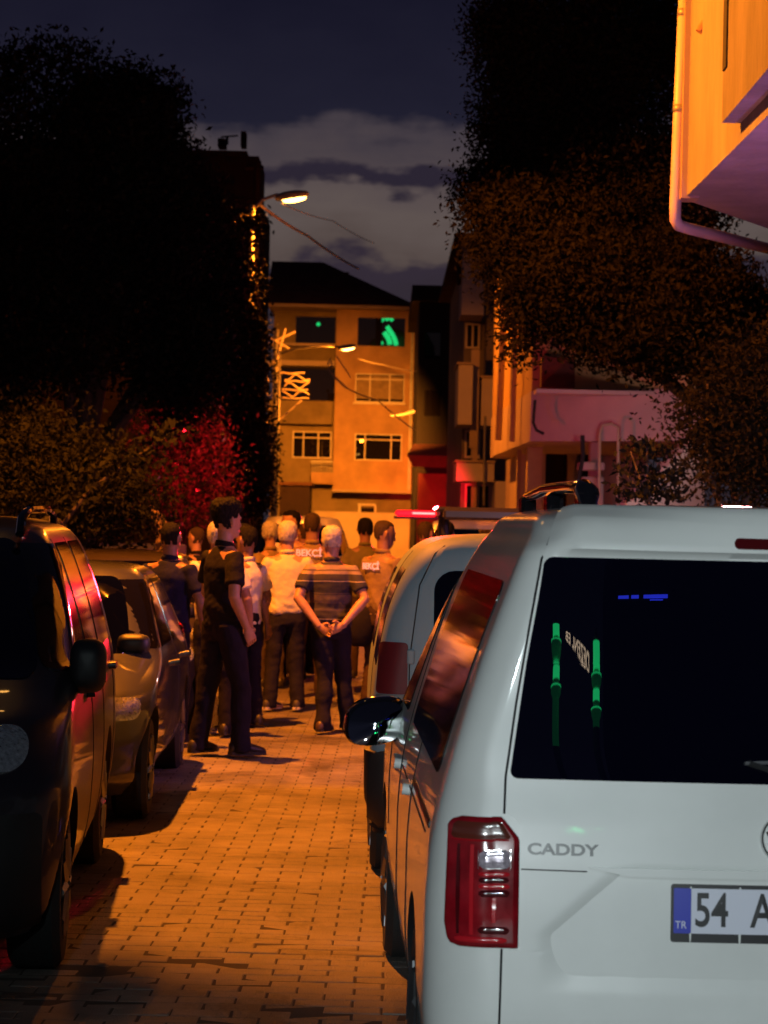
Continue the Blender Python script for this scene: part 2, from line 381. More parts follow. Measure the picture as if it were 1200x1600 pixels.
# ------------------------------------------------------------------ buildings
def pb(mb, x0, x1, y0, y1, d, deep, bev=0.0):      # a box whose front face spans these photo pixels at distance d
    xm, ym = (x0 + x1) / 2, (y0 + y1) / 2
    a = W(x0, ym, d).x; b = W(x1, ym, d).x; t = W(xm, y0, d).z; l = W(xm, y1, d).z
    mb.box(a, b, d, d + deep, max(l, 0), t, bev); return (a, b, max(l, 0), t)
def base(x, d): p = W(x, 820, d); return (p.x, d, 0)
def window(parent, x0, x1, y0, y1, d, cols=(.33, .66), top=.22, frame=True, glass='win_glass', depth=.12, sill=False, curtain=False):
    g_ = MB(); a, b, l, t = pb(g_, x0, x1, y0, y1, d - .02, depth); w = obj('window', g_, M[glass], parent, world=True)
    if curtain:
        c_ = MB(); c_.box(a + .08, b - .08, d - .05, d - .045, l + (t-l)*.12, t - .1); obj('curtain', c_, M['curtain'], w, world=True)
    if frame:
        f_ = MB(); th = .055; y_ = d - .075; y1_ = d - .022
        f_.box(a, b, y_, y1_, t - th, t); f_.box(a, b, y_, y1_, l, l + th)
        f_.box(a, a + th, y_, y1_, l + th, t - th); f_.box(b - th, b, y_, y1_, l + th, t - th)
        for c in cols: xm = a + (b - a) * c; f_.box(xm - th/2, xm + th/2, y_ + .003, y1_, l + th, t - th)
        if top: zt = t - (t - l) * top; f_.box(a + th, b - th, y_ + .006, y1_, zt - th/2, zt + th/2)
        obj('frame', f_, M['frame_white'], w, world=True)
    if sill:
        s_ = MB(); s_.box(a - .08, b + .08, d - .2, d - .005, l - .1, l - .01); obj('sill', s_, M['frame_white'], w, world=True)
    return w
D0 = 106.0
B = thing('apartment_building', 'ochre and orange three storey apartment building closing the end of the street', 'building', base(535, D0))
mb = MB(); pb(mb, 424, 646, 478, 870, D0 + 1.6, 12); obj('wall', mb, M['olive_plaster'], B, world=True)
mb = MB(); pb(mb, 523, 646, 483, 768, D0, 1.59); obj('bay', mb, M['orange_plaster'], B, world=True, label='bright orange projecting bay')
mb = MB(); pb(mb, 419, 652, 475, 481, D0 - .9, 15.4); obj('eave', mb, M['beige_plaster'], B, world=True)
e0 = W(416, 475, D0 - 1); e1 = W(655, 477, D0 - 1); rg0 = W(425, 408, D0 + 6); rg1 = W(505, 414, D0 + 6); zt = (e0.z + e1.z) / 2
mb = MB(); mb.add([(e0.x, D0-1, zt), (e1.x, D0-1, zt), (e1.x, D0+14, zt), (e0.x, D0+14, zt), (rg0.x, D0+6, rg0.z), (rg1.x, D0+6, rg0.z)],
                  [(0, 1, 5, 4), (1, 2, 5), (2, 3, 4, 5), (3, 0, 4), (3, 2, 1, 0)])
rf = obj('roof', mb, M['roof_tile'], B, world=True)
mb = MB(); pb(mb, 536, 545, 425, 445, D0 + 4, .5); obj('chimney', mb, M['roof_tile'], rf, world=True)
window(B, 462, 524, 495, 536, D0 + 1.6, frame=False)
W_GREEN = window(B, 559, 633, 497, 541, D0, cols=(), top=0, frame=False, glass='win_glass')
window(B, 431, 523, 570, 626, D0 + 1.6, cols=(.45, .8), top=0, frame=False)
window(B, 555, 632, 584, 629, D0, cols=(.30, .70), top=.2, curtain=True, sill=True)
window(B, 457, 518, 674, 716, D0 + 1.6, cols=(.28, .66), top=.24)
window(B, 554, 628, 678, 720, D0, cols=(.22, .77), top=.22)
for (x0, x1, y0, y1) in ((420, 523, 563, 571), (420, 523, 536, 540)):
    mb = MB(); pb(mb, x0, x1, y0, y1, D0 + .3, 1.29); obj('balcony_slab', mb, M['beige_plaster'], B, world=True)
mb = MB(); pb(mb, 420, 519, 626, 662, D0 + .3, 1.29); obj('balcony_front', mb, M['olive_plaster'], B, world=True)
mb = MB(); pb(mb, 486, 522, 738, 756, D0 + .2, 1.39); obj('balcony_slab', mb, M['orange_plaster'], B, world=True)
mb = MB()
for i in range(8): pb(mb, 488 + i*4.4, 488.8 + i*4.4, 722, 738, D0 + .25, .03)
pb(mb, 486, 522, 720, 722, D0 + .24, .05); obj('railing', mb, M['pole'], B, world=True)
mb = MB(); pb(mb, 519, 652, 766, 770, D0 - .12, 1.7); obj('bay_ledge', mb, M['beige_plaster'], B, world=True)
mb = MB(); pb(mb, 563, 584, 793, 872, D0 + 1.5, .08); d_ = obj('door', mb, M['dark_wall'], B, world=True)
mb = MB(); pb(mb, 559, 563, 790, 872, D0 + 1.45, .12); pb(mb, 584, 587, 790, 872, D0 + 1.45, .12); pb(mb, 559, 587, 787, 790, D0 + 1.45, .12); obj('door_frame', mb, M['frame_white'], d_, world=True)
mb = MB(); pb(mb, 640, 644, 484, 766, D0 - .1, .1); obj('downpipe', mb, M['pole'], B, world=True)
mb = MB(); pb(mb, 490, 640, 800, 872, D0 - 3, .3, .03); tag(obj('garden_wall', mb, M['beige_plaster']), 'low pale garden wall in front of the orange apartment building', 'wall')
# shed / dark gate left of the door
S_ = thing('shed', 'dark brown shed beside the utility pole left of the orange building', 'shed', base(458, 96))
mb = MB(); pb(mb, 436, 483, 758, 868, 96, 3); obj('wall', mb, M['dark_wall'], S_, world=True)
mb = MB(); pb(mb, 432, 487, 753, 758, 95.8, 3.6); obj('roof', mb, M['roof_tile'], S_, world=True)

# dark tall house right of it
H2 = thing('narrow_house', 'dark narrow house between the orange building and the white balconies', 'house', base(686, 88))
M['near_black'] = mat('near_black_house', (.010, .008, .010), .9, noise=.3)  # shade put into the colour: near black keeps this house dark by the lamp
mb = MB(); pb(mb, 651, 722, 470, 900, 88, 14); obj('wall', mb, M['near_black'], H2, world=True)
mb = MB(); pb(mb, 644, 726, 446, 470, 87.5, 15); obj('roof', mb, M['near_black'], H2, world=True)
mb = MB()
a = W(636, 700, 84).x; b = W(700, 700, 84).x; z0 = W(668, 688, 84).z; z1 = W(668, 712, 84).z; z2 = W(668, 730, 84).z
mb.add([(a, 84, z1), (b, 84, z1), (b, 87.99, z0), (a + .3, 87.99, z0), (a + .25, 84.1, z2), (b, 84.1, z2), (a+.3, 87.99, z0-.1), (b, 87.99, z0-.1)], [(0, 1, 2, 3), (0, 4, 5, 1), (4, 6, 7, 5), (0, 3, 6, 4), (1, 5, 7, 2)])
obj('awning', mb, M['metal_red'], H2, world=True)
for (x0, x1, y0, y1) in ((663, 688, 520, 560), (663, 688, 610, 650)): window(H2, x0, x1, y0, y1, 88, cols=(.5,), top=0, frame=False)
mb = MB(); pb(mb, 652, 700, 740, 900, 86.5, 1.45); obj('porch', mb, mat('red_glow_porch', (.22, .06, .05), .8, noise=.3, nscale=1.5), H2, world=True)  # red glow of the light bar is partly put into this colour

# white building with stacked balconies, right middle distance
B2 = thing('balcony_building', 'pale apartment building with stacked white balconies half hidden by the tree', 'building', base(760, 58))
mb = MB(); pb(mb, 722, 900, 380, 960, 60, 14); obj('wall', mb, M['grey_plaster'], B2, world=True)
mb = MB(); pb(mb, 711, 905, 366, 375, 57.6, 17); obj('roof', mb, M['roof_tile'], B2, world=True)
mb = MB(); pb(mb, 722, 757, 376, 492, 58, 1.98); obj('upper_wall', mb, M['white_plaster'], B2, world=True)
mb = MB(); pb(mb, 716, 721.5, 384, 440, 58.2, .9); obj('shutter', mb, M['dark_wall'], B2, world=True)
for (x0, x1, y0, y1, dd) in ((716, 738, 569, 663, 56.5), (752, 778, 590, 665, 57.2), (713, 772, 722, 752, 56.6)):
    mb = MB(); pb(mb, x0, x1, y0, y1, dd, 2.5); o = obj('balcony', mb, M['white_plaster'], B2, world=True)
    mb = MB(); pb(mb, x0 - 2, x1 + 2, y0 - 3, y0, dd - .1, 2.6); obj('rail', mb, M['beige_plaster'], o, world=True)
mb = MB(); pb(mb, 735, 748, 546, 700, 57, .25); pb(mb, 737, 745, 700, 800, 57.02, .2); obj('column', mb, M['beige_plaster'], B2, world=True)
mb = MB(); pb(mb, 760, 771, 490, 590, 58.6, 1.3); obj('pillar', mb, M['grey_plaster'], B2, world=True)
mb = MB(); pb(mb, 772, 800, 752, 960, 56, 3.8); obj('ground_floor', mb, M['white_plaster'], B2, world=True)
for (x0, x1, y0, y1) in ((726, 750, 672, 716), (726, 768, 756, 800), (727, 750, 505, 545)): window(B2, x0, x1, y0, y1, 59.9, cols=(.5,), top=0)
mb = MB(); pb(mb, 700, 772, 800, 830, 56.8, .2); obj('garden_wall', mb, M['white_plaster'], B2, world=True)
for dx in (0,):
    mb = MB(); p = W(740, 700, 56.4); mb.tube([W(758, 650, 56.4), W(757, 700, 56.4), W(756, 790, 56.4)], .03); obj('downpipe', mb, M['pole'], B2, world=True)

# orange lit overhanging house, right nearer
B3 = thing('overhanging_house', 'house with orange lit street wall and pink overhanging first floor behind the leaves', 'house', base(900, 38))
za = W(800, 690, 40).z
A = W(776, 690, 44); Bc = W(829, 690, 36.5); 
def wall_poly(mb, pts, z0, z1): mb.prism([(p[0], p[1]) for p in pts], z0, z1)
zb = W(829, 690, 36.5).z; ztop = W(829, 440, 36.5).z; zband = W(829, 612, 36.5).z
xr = W(1110, 650, 34.5).x
mb = MB(); wall_poly(mb, [(Bc.x, 36.5), (xr, 34.5), (xr, 48), (A.x, 46), (A.x, 44)], zband, ztop + 2.2); obj('upper_wall', mb, mat('orange_street_wall', (.52, .34, .16), .9, noise=.15, nscale=.7, bump=.5, bscale=16), B3, world=True)
mb = MB(); wall_poly(mb, [(Bc.x - .02, 36.3), (xr + .3, 34.25), (xr + .3, 48.2), (A.x - .02, 46.1), (A.x - .02, 43.9)], zb, zband - .003); fl = obj('overhang', mb, M['pink_plaster'], B3, world=True, label='pale pink overhanging floor slab and parapet')
mb = MB(); pb(mb, 846, 1050, 560, 608, 36.0, .35); obj('recess', mb, mat('dark_red_recess', (.12, .02, .02), .8, noise=.2), B3, world=True)
mb = MB(); pb(mb, 838, 1062, 610, 616, 35.0, .7); obj('parapet_cap', mb, M['pink_plaster'], B3, world=True)
M['cream_pipe'] = mat('cream_pipe', (.55, .40, .22), .6)
mb = MB(); mb.tube([W(806, 440, 38.3), W(804, 560, 38.3), W(800, 690, 38.3)], .05); obj('downpipe', mb, M['cream_pipe'], B3, world=True)
mb = MB(); mb.tube([W(787, 455, 41), W(783, 570, 41), W(778, 688, 41)], .07); obj('downpipe', mb, M['cream_pipe'], B3, world=True)
mb = MB(); mb.tube([W(836, 625, 35.4), W(833, 660, 35.4), W(838, 672, 35.4), W(850, 678, 35.4)], .025); obj('cable', mb, M['seam'], B3, world=True)
mb = MB(); pb(mb, 822, 845, 690, 960, 39, .4); obj('column', mb, mat('cream_column', (.55, .42, .26), .85, noise=.1), B3, world=True)
mb = MB(); pb(mb, 806, 812, 690, 960, 40.5, .25); obj('column', mb, M['beige_plaster'], B3, world=True)
mb = MB(); wall_poly(mb, [(W(812, 750, 43).x, 43), (xr, 42.9), (xr, 47.9), (W(812, 750, 43).x, 47.9)], 0, zb - .003); obj('lower_wall', mb, M['pink_plaster'], B3, world=True)
mb = MB(); pb(mb, 852, 885, 700, 800, 42.7, .1); pb(mb, 905, 925, 695, 755, 42.7, .1); obj('doorway', mb, M['dark_wall'], B3, world=True)
mb = MB(); pb(mb, 846, 851, 690, 900, 42.5, .25); pb(mb, 886, 896, 690, 900, 42.5, .25); pb(mb, 927, 934, 690, 900, 42.5, .25); obj('door_frame', mb, M['beige_plaster'], B3, world=True)
mb = MB(); wall_poly(mb, [(W(925, 700, 36).x, 36.2), (W(940, 700, 36).x, 36.2), (W(940, 700, 36).x, 36.6), (W(925, 700, 36).x, 36.6)], 0, zb); obj('pier', mb, M['pink_plaster'], B3, world=True)
mb = MB(); mb.tube([W(936, 800, 35), W(937, 680, 35), W(941, 665, 35), (W(955, 662, 35)), W(966, 668, 35), W(966, 800, 35)], .022); obj('handrail', mb, M['beige_plaster'], B3, world=True)
# outside stair with white side wall
mb = MB()
for i in range(12):
    x0 = 968 + i * 11; p0 = W(x0, 800, 34); x1 = W(x0 + 11, 800, 34).x; zt = W(x0, 792 - i * 10.5, 34).z
    mb.box(p0.x, x1, 34, 35.6, 0, zt)
obj('stair', mb, M['white_plaster'], B3, world=True, label='white outside staircase climbing to the right')
mb = MB(); pb(mb, 905, 945, 722, 735, 35.5, .4, .02); pb(mb, 908, 942, 745, 900, 35.6, .3, .02); obj('meter_box', mb, M['pink_plaster'], B3, world=True)
mb = MB(); mb.tube([W(910, 680, 35.2), W(911, 712, 35.2), W(905, 745, 35.2), W(905, 775, 35.2)], .035); obj('hanging_cable', mb, M['seam'], B3, world=True)

# near right building: overhang above the parked cars
B4 = thing('corner_building', 'near building with yellow plaster overhang and purple lit underside at the top right', 'building', (4.4, 16.5, 0))
zlow = W(1068, 311, 18.2).z; P0 = W(1068, 311, 18.2); P1 = W(1198, 357, 20.0)
zl = zlow
out = [(P0.x, 18.2), (P0.x + .05, 13.6), (P0.x + 5, 13.4), (P0.x + 5, 21.5), (P0.x + 1.05, 20.0)]
mb = MB(); wall_poly(mb, out, zl, zl + 8); obj('overhang', mb, mat('ochre_upper_wall', (.22, .215, .24), .9, noise=.30, nscale=1.6, bump=1, bscale=14, stretch=(1, 1, .35)), B4, world=True, label='yellow lit projecting upper floor')
mb = MB(); wall_poly(mb, [(P0.x - .04, 18.24), (P0.x - .045, 18.0), (P0.x + .1, 18.0), (P0.x + .1, 18.24)], zl - .02, zl + 7.9); obj('corner_strip', mb, mat('pipe_trim', (.3, .22, .18), .6), B4, world=True)
mb = MB(); zb2 = W(1128, 192, 15.5).z
x_ = W(1128, 192, 15.5).x
mb.box(x_ - .0, P0.x + .6, 12.4, 15.5, zb2, zb2 + 6); obj('bay', mb, mat('grey_bay', (.15, .145, .16), .9, noise=.3, nscale=1.8, bump=1, bscale=12, stretch=(1, 1, .4)), B4, world=True, label='grey beige bay stepping out toward the street')
mb = MB(); mb.box(x_ - .012, x_ + .03, 15.3, 15.46, zb2 + .35, zb2 + 5.9); obj('joint_strip', mb, M['seam'], B4, world=True)
mb = MB(); mb.tube([W(1118, 8, 17.4), W(1093, 50, 17.4)], .035); obj('bracket', mb, mat('red_brown_bracket', (.35, .16, .10), .7), B4, world=True)
pr = []
for q in ((1072, -60, 18.15), (1060, 200, 18.15), (1055, 325, 18.15), (1055, 343, 18.16), (1060, 352, 18.2), (1075, 357, 18.3), (1215, 392, 19.9)): pr.append(W(*q))
mb = MB(); mb.tube(pr, .048, 12); obj('downpipe', mb, mat('pipe_plastic', (.48, .38, .38), .45), B4, smooth=True, world=True)
for q in ((1062, 170), (1069, 20)):
    c_ = W(q[0], q[1], 18.15); mb = MB(); mb.tube([c_ + Vector((0, 0, -.03)), c_ + Vector((0, 0, .03))], .056, 14); obj('pipe_bracket', mb, M['pole'], B4, smooth=True, world=True)
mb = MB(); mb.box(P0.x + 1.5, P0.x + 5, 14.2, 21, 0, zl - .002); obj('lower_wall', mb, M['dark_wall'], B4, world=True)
mb = MB(); mb.tube([W(1180, 225, 16.0) , W(1180, 225, 16.0) + Vector((0, 0, -.05))], [.05, .03], 10); obj('small_light', mb, M['seam'], B4, world=True)

# left dark apartment block
B5 = thing('dark_building', 'unlit dark apartment block whose right edge meets the sky behind the left trees', 'building', base(250, 50))
mb = MB(); pb(mb, -300, 396, 236, 1000, 50, 2.5); obj('wall', mb, M['dark_wall'], B5, world=True)
mb = MB(); pb(mb, -300, 386, 228, 236, 49.8, 2.9); obj('roof', mb, M['dark_wall'], B5, world=True)
mb = MB(); pb(mb, 380, 406, 330, 1000, 62, 3); obj('rear_wing', mb, M['dark_wall'], B5, world=True)
for q_ in ((340, 352, 216, 228, 55, .6), (376, 384, 205, 228, 56, .5)):
    mb = MB(); pb(mb, *q_); obj('chimney', mb, M['dark_wall'], B5, world=True)
mb = MB(); mb.tube([W(355, 226, 52), W(355, 212, 52)], .03); mb.tube([W(345, 214, 52), W(372, 212, 52)], .02); obj('antenna', mb, M['seam'], B5, world=True)
for (x0, x1, y0, y1) in ((300, 340, 300, 350), (300, 340, 420, 470), (60, 120, 300, 350), (60, 120, 430, 480), (180, 230, 430, 480)): window(B5, x0, x1, y0, y1, 50, cols=(.5,), top=0, frame=False)

# ------------------------------------------------------------------ utility poles, lamps, cables
def street_lamp(label, head, pole_x, pole_r=.075, arm_up=.25, group=None, ytop=None):
    t = thing('street_lamp', label, 'street lamp', (pole_x, head.y, 0), 0, group)
    h = head.z - .15; L_ = head.x - pole_x
    mb = MB(); mb.tube([(0, 0, 0), (0, 0, 1.5), (0, 0, h)], [pole_r * 1.4, pole_r * 1.2, pole_r * .7], 12); obj('pole', mb, M['pole'], t, smooth=True)
    mb = MB(); mb.tube([(0, 0, h - .1), (L_ * .25, 0, h + .10), (L_ * .6, 0, h + .2), (L_ - .25, 0, h + .2)], .032, 10); obj('arm', mb, M['pole'], t, smooth=True)
    mb = MB(); mb.hoops([(0, 0, -.05, .30, .10), (0, 0, 0, .34, .13), (0, 0, .06, .30, .12), (-.03, 0, .10, .16, .07)], 20); o = obj('lamp_head', mb, M['pole'], t, smooth=True)
    o.location = (L_, 0, h + .18); o.rotation_euler = (0, R(-10), 0)
    mb = MB(); mb.hoops([(.04, 0, -.12, .10, .04), (.04, 0, -.10, .20, .075), (.04, 0, -.051, .24, .09)], 20); g_ = obj('lens', mb, M['lamp_glow'], o, smooth=True)
    return t
GL = 'sodium street lamps along the left side'
street_lamp('tall street lamp glowing orange against the cloudy sky, highest lit lamp', LAMP_B, LAMP_B.x - .75, group=GL)
street_lamp('small distant street lamp glowing in front of the orange building facade', LAMP_C, W(434, 700, 80).x, .05, group=GL)
street_lamp('street lamp standing over the crowd above the frame', LAMP_A, -3.5, group=GL)
U = thing('utility_pole', 'pale utility pole with tangled cables in front of the ochre building', 'utility pole', base(428, 82))
mb = MB(); q = [W(427, 800, 82), W(430, 700, 82), W(432, 560, 82), W(433, 515, 82)]; q[0].z = 0; q[0].x = q[1].x; mb.tube([q[0], q[1], q[2], q[3]], [.13, .11, .09, .08], 12); obj('pole', mb, M['wood_pole'], U, smooth=True, world=True)
arms = MB()
for (x0, y0, x1, y1) in ((410, 520, 452, 545), (446, 513, 432, 566), (428, 533, 462, 518), (433, 560, 428, 567)): arms.tube([W(x0, y0, 81.9), W(x1, y1, 81.9)], .035)
obj('cross_arm', arms, M['wire'], U, world=True)
rr_ = random.Random(4)
for i in range(7):
    mb = MB(); x0 = 436 + rr_.random() * 8; y0 = 583 + i * 6.5; pts = []
    for k in range(7): pts.append(W(x0 + k * (40 / 6) + rr_.uniform(-2, 2), y0 + (math.sin(k * 1.3 + i) * 5 if i % 2 else rr_.uniform(-1, 1)), 81.7 - .05 * i))
    mb.tube(pts, .028, 6); obj('coiled_cable', mb, M['wire'], U, world=True)
mb = MB(); mb.tube([W(438, 655, 81.9), W(472, 625, 81.9)], .03); obj('stay', mb, M['wire'], U, world=True)
mb = MB()
for k in range(5): mb.tube([W(418 + k, 555 + k*24, 81.6), W(414, 562 + k*24, 81.6), W(421, 575 + k*22, 81.6)], .035)
obj('wall_cable', mb, M['wire'], U, world=True)
mb = MB(); mb.tube([W(512, 570, 71), W(516, 561, 71), W(519, 571, 71), W(513, 577, 71), W(524, 590, 71), W(541, 606, 71)], .035); mb.tube([W(525, 555, 71), W(548, 590, 71)], .02)
tag(obj('cable_bundle', mb, M['wire']), 'short looped cable bundle hanging under the small distant street lamp', 'cable')
def cable(label, pts, r_, group='overhead cables'):
    mb = MB(); pp = []
    for i in range(len(pts) - 1):
        a, b = W(*pts[i]), W(*pts[i+1])
        for k in range(8): t_ = k / 8; pp.append(a.lerp(b, t_) + Vector((0, 0, -.04 * 4 * t_ * (1 - t_))))
    pp.append(W(*pts[-1])); mb.tube(pp, r_, 6); return tag(obj('overhead_cable', mb, M['wire'], smooth=True), label, 'cable', group)
cable('bright overhead cable sloping down to the right from the highest street lamp', [(404, 318, 43), (480, 368, 50), (560, 420, 62)], .028)
cable('faint thin overhead cable right of the bright one against the clouds', [(440, 318, 43), (520, 345, 52), (585, 380, 66)], .010)
cable('dark cable running from the looped bundle down across the orange building', [(541, 606, 71), (590, 625, 74), (648, 672, 80)], .022)
cable('cable crossing the orange facade between its two upper window rows', [(560, 560, 90), (600, 570, 90), (650, 580, 86)], .015)
mb = MB(); mb.tube([W(610, 650, 88), W(630, 648, 88), (W(648, 643, 88))], [.03, .05, .07], 8); tag(obj('wall_bracket', mb, M['wire'], None), 'pale bracket lamp arm lit beside the orange bay below its upper window', 'bracket')
U2 = thing('utility_pole', 'dark pole with two crossbars at the edge of the unlit block against the sky', 'utility pole', base(396, 47))
mb = MB(); q = W(402, 252, 47); mb.tube([(q.x, 47, 0), q], [.12, .07], 10); obj('pole', mb, M['dark_wall'], U2, world=True)
mb = MB()
for yy in (262, 312): mb.tube([W(384, yy, 47), W(412, yy, 47)], .05); mb.tube([W(404, yy, 47), W(404, yy - 10, 47)], .06)
obj('cross_arm', mb, M['dark_wall'], U2, world=True)

# ------------------------------------------------------------------ trees and shrubs
def leaves(blobs, size, mats, name='crown', parent=None, seed=1, clump=9, spread=.22, world=True):
    r_ = np.random.default_rng(seed); V = []; 
    cs = []
    for (c, rad, n) in blobs:
        k = max(1, n // clump); u = r_.normal(size=(k, 3)); u /= np.linalg.norm(u, axis=1)[:, None]
        rr2 = r_.random(k) ** (1/2.2); cc = np.array(c) + u * rr2[:, None] * np.array(rad)
        cl = np.repeat(cc, clump, 0) + r_.normal(size=(k * clump, 3)) * spread * np.array([1, 1, .8]); cs.append(cl)
    P_ = np.concatenate(cs); n = len(P_)
    a = r_.normal(size=(n, 3)); a /= np.linalg.norm(a, axis=1)[:, None]; b = r_.normal(size=(n, 3)); b -= (b * a).sum(1)[:, None] * a; b /= np.linalg.norm(b, axis=1)[:, None]
    s_ = size * r_.uniform(.6, 1.3, n)[:, None]; c_ = np.cross(a, b) * s_ * .18
    v = np.stack([P_ - a * s_, P_ + b * s_ * .45 + c_, P_ + a * s_, P_ - b * s_ * .45 + c_], 1).reshape(-1, 3)
    me = bpy.data.meshes.new(name); me.vertices.add(len(v)); me.vertices.foreach_set('co', v.ravel())
    me.loops.add(n * 4); me.polygons.add(n); me.loops.foreach_set('vertex_index', np.arange(n * 4)); me.polygons.foreach_set('loop_start', np.arange(n) * 4); me.polygons.foreach_set('loop_total', np.full(n, 4))
    me.update(); me.validate(); me.materials.append(mats)
    return link(name, me, parent, world)
def tree(name, label, bx, d, blobs, n, size, leafm, seed, trunk_r=.16, limbs=6, cat='tree', group=None, clump=9, spread=.22):
    # blobs: (px, py, rx_px, ry_px, weight, dd)
    t = thing(name, label, cat, base(bx, d), 0, group); s = F / d; bl = []; tw = sum(b[4] for b in blobs)
    for (px, py, rx, ry, w, dd) in blobs:
        c = W(px, py, d + dd); ss = F / (d + dd); bl.append(((c.x, c.y, c.z), (rx / ss, rx / ss * .9, ry / ss), int(n * w / tw)))
    leaves(bl, size, leafm, 'crown', t, seed, clump, spread)
    rr_ = random.Random(seed); mb = MB(); b0 = Vector(base(bx, d)); cz = np.mean([b[0][2] for b in bl]); top = Vector((np.mean([b[0][0] for b in bl]), d, cz))
    f1 = b0.lerp(top, .45); f1.x = b0.x * .8 + top.x * .2
    mb.tube([b0, b0.lerp(f1, .5) + Vector((.05, 0, 0)), f1, top], [trunk_r * 1.3, trunk_r, trunk_r * .8, trunk_r * .35], 10)
    for i in range(limbs):
        e = Vector(bl[i % len(bl)][0]) + Vector((rr_.uniform(-.3, .3), rr_.uniform(-.3, .3), rr_.uniform(-.2, .4))); m_ = f1.lerp(e, .5) + Vector((rr_.uniform(-.2, .2), 0, .1))
        mb.tube([f1, m_, e], [trunk_r * .5, trunk_r * .3, trunk_r * .1], 7)
    obj('trunk', mb, M['bark'], t, smooth=True, world=True); return t
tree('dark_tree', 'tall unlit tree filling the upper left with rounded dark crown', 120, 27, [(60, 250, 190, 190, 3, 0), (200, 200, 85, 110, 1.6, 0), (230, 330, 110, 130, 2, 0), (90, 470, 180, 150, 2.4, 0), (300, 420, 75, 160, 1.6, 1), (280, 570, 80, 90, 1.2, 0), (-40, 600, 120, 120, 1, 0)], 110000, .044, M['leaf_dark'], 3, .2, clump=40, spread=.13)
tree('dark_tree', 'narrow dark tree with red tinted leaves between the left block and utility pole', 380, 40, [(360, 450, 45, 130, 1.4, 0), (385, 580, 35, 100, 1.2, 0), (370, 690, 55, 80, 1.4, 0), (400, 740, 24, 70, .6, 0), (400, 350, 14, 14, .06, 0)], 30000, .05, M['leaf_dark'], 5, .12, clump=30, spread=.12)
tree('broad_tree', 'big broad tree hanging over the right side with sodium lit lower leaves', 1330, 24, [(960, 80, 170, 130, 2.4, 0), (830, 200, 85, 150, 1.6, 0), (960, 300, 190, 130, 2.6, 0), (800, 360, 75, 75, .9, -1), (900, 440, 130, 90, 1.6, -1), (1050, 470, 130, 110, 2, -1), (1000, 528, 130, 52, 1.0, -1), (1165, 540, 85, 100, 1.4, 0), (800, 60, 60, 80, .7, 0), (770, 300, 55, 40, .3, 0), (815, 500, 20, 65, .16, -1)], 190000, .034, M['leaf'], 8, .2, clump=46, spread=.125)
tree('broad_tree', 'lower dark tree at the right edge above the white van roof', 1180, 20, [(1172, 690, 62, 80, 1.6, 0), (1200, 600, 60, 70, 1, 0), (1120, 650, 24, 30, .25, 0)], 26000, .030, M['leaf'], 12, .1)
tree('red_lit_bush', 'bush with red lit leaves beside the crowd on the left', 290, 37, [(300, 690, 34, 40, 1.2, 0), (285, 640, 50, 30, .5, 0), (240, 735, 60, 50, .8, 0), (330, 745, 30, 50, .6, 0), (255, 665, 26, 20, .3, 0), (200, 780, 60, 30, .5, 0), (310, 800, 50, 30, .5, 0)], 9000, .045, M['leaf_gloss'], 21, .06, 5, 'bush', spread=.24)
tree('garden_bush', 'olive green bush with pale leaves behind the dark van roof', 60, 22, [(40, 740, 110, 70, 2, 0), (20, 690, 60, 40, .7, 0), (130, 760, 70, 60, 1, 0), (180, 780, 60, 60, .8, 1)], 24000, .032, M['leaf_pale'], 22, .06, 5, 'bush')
# arching branch with lit leaves
AB = thing('climbing_branch', 'long lit leafy branch rising diagonally above the second car on the left', 'branch', base(120, 21))
bl = []
for k in range(14):
    t_ = k / 13; c = W(90 + 185 * t_, 800 - 125 * t_ ** .8, 21); bl.append(((c.x, c.y, c.z), (.12, .12, .10), 30 if k > 2 else 12))
leaves(bl, .05, M['leaf_pale'], 'foliage', AB, 30, 5, .06)
mb = MB(); mb.tube([Vector(base(90, 21)), W(90, 830, 21), W(140, 765, 21), W(210, 715, 21), W(277, 672, 21)], [.03, .025, .02, .014, .006], 7); obj('stem', mb, M['bark'], AB, smooth=True, world=True)
SH = thing('potted_shrub', 'dark sprawling shrub in front of the white stair wall', 'shrub', base(1000, 19))
bl = []
for (px, py, n) in ((1010, 700, 60), (985, 705, 40), (1035, 710, 50), (975, 735, 40), (1000, 735, 60), (1030, 745, 90), (1010, 765, 120), (975, 770, 70), (1050, 770, 120), (1060, 740, 80)):
    c = W(px, py, 19); bl.append(((c.x, c.y, c.z), (.1, .1, .07), n))
leaves(bl, .04, M['leaf_dark'], 'foliage', SH, 31, 6, .05)
mb = MB()
for e in ((1010, 700), (975, 735), (1050, 745), (985, 705)): mb.tube([Vector(base(1015, 19)), W(1015, 790, 19), W(*e, 19)], [.02, .015, .006], 6)
obj('stem', mb, M['bark'], SH, smooth=True, world=True)
mb = MB(); x0 = -3.3
G = thing('garden_wall', 'low rough garden wall beneath the bushes on the left', 'wall', (-3.6, 22, 0))
mb = MB(); mb.box(-4.2, -2.9, 21.5, 33, 0, 1.35, .02); obj('wall', mb, M['concrete'], G, world=True)
mb = MB(); mb.box(-12, -4.2, 23, 23.3, 0, 1.5, .02); obj('wall', mb, M['concrete'], G, world=True)
mb = MB(); p0 = W(338, 780, 30); mb.box(p0.x - .09, p0.x + .12, 30, 30.25, 0, p0.z, .01); tag(obj('gate_post', mb, mat('red_brown_post', (.25, .10, .06), .8, noise=.3)), 'red brown gate post behind the young man in black', 'post')
mb = MB(); p1 = W(235, 790, 24); p2 = W(255, 825, 24); mb.tube([p1, p1.lerp(p2, .5), p2, (p2.x, 24, 0)], [.03, .06, .08, .08], 10)
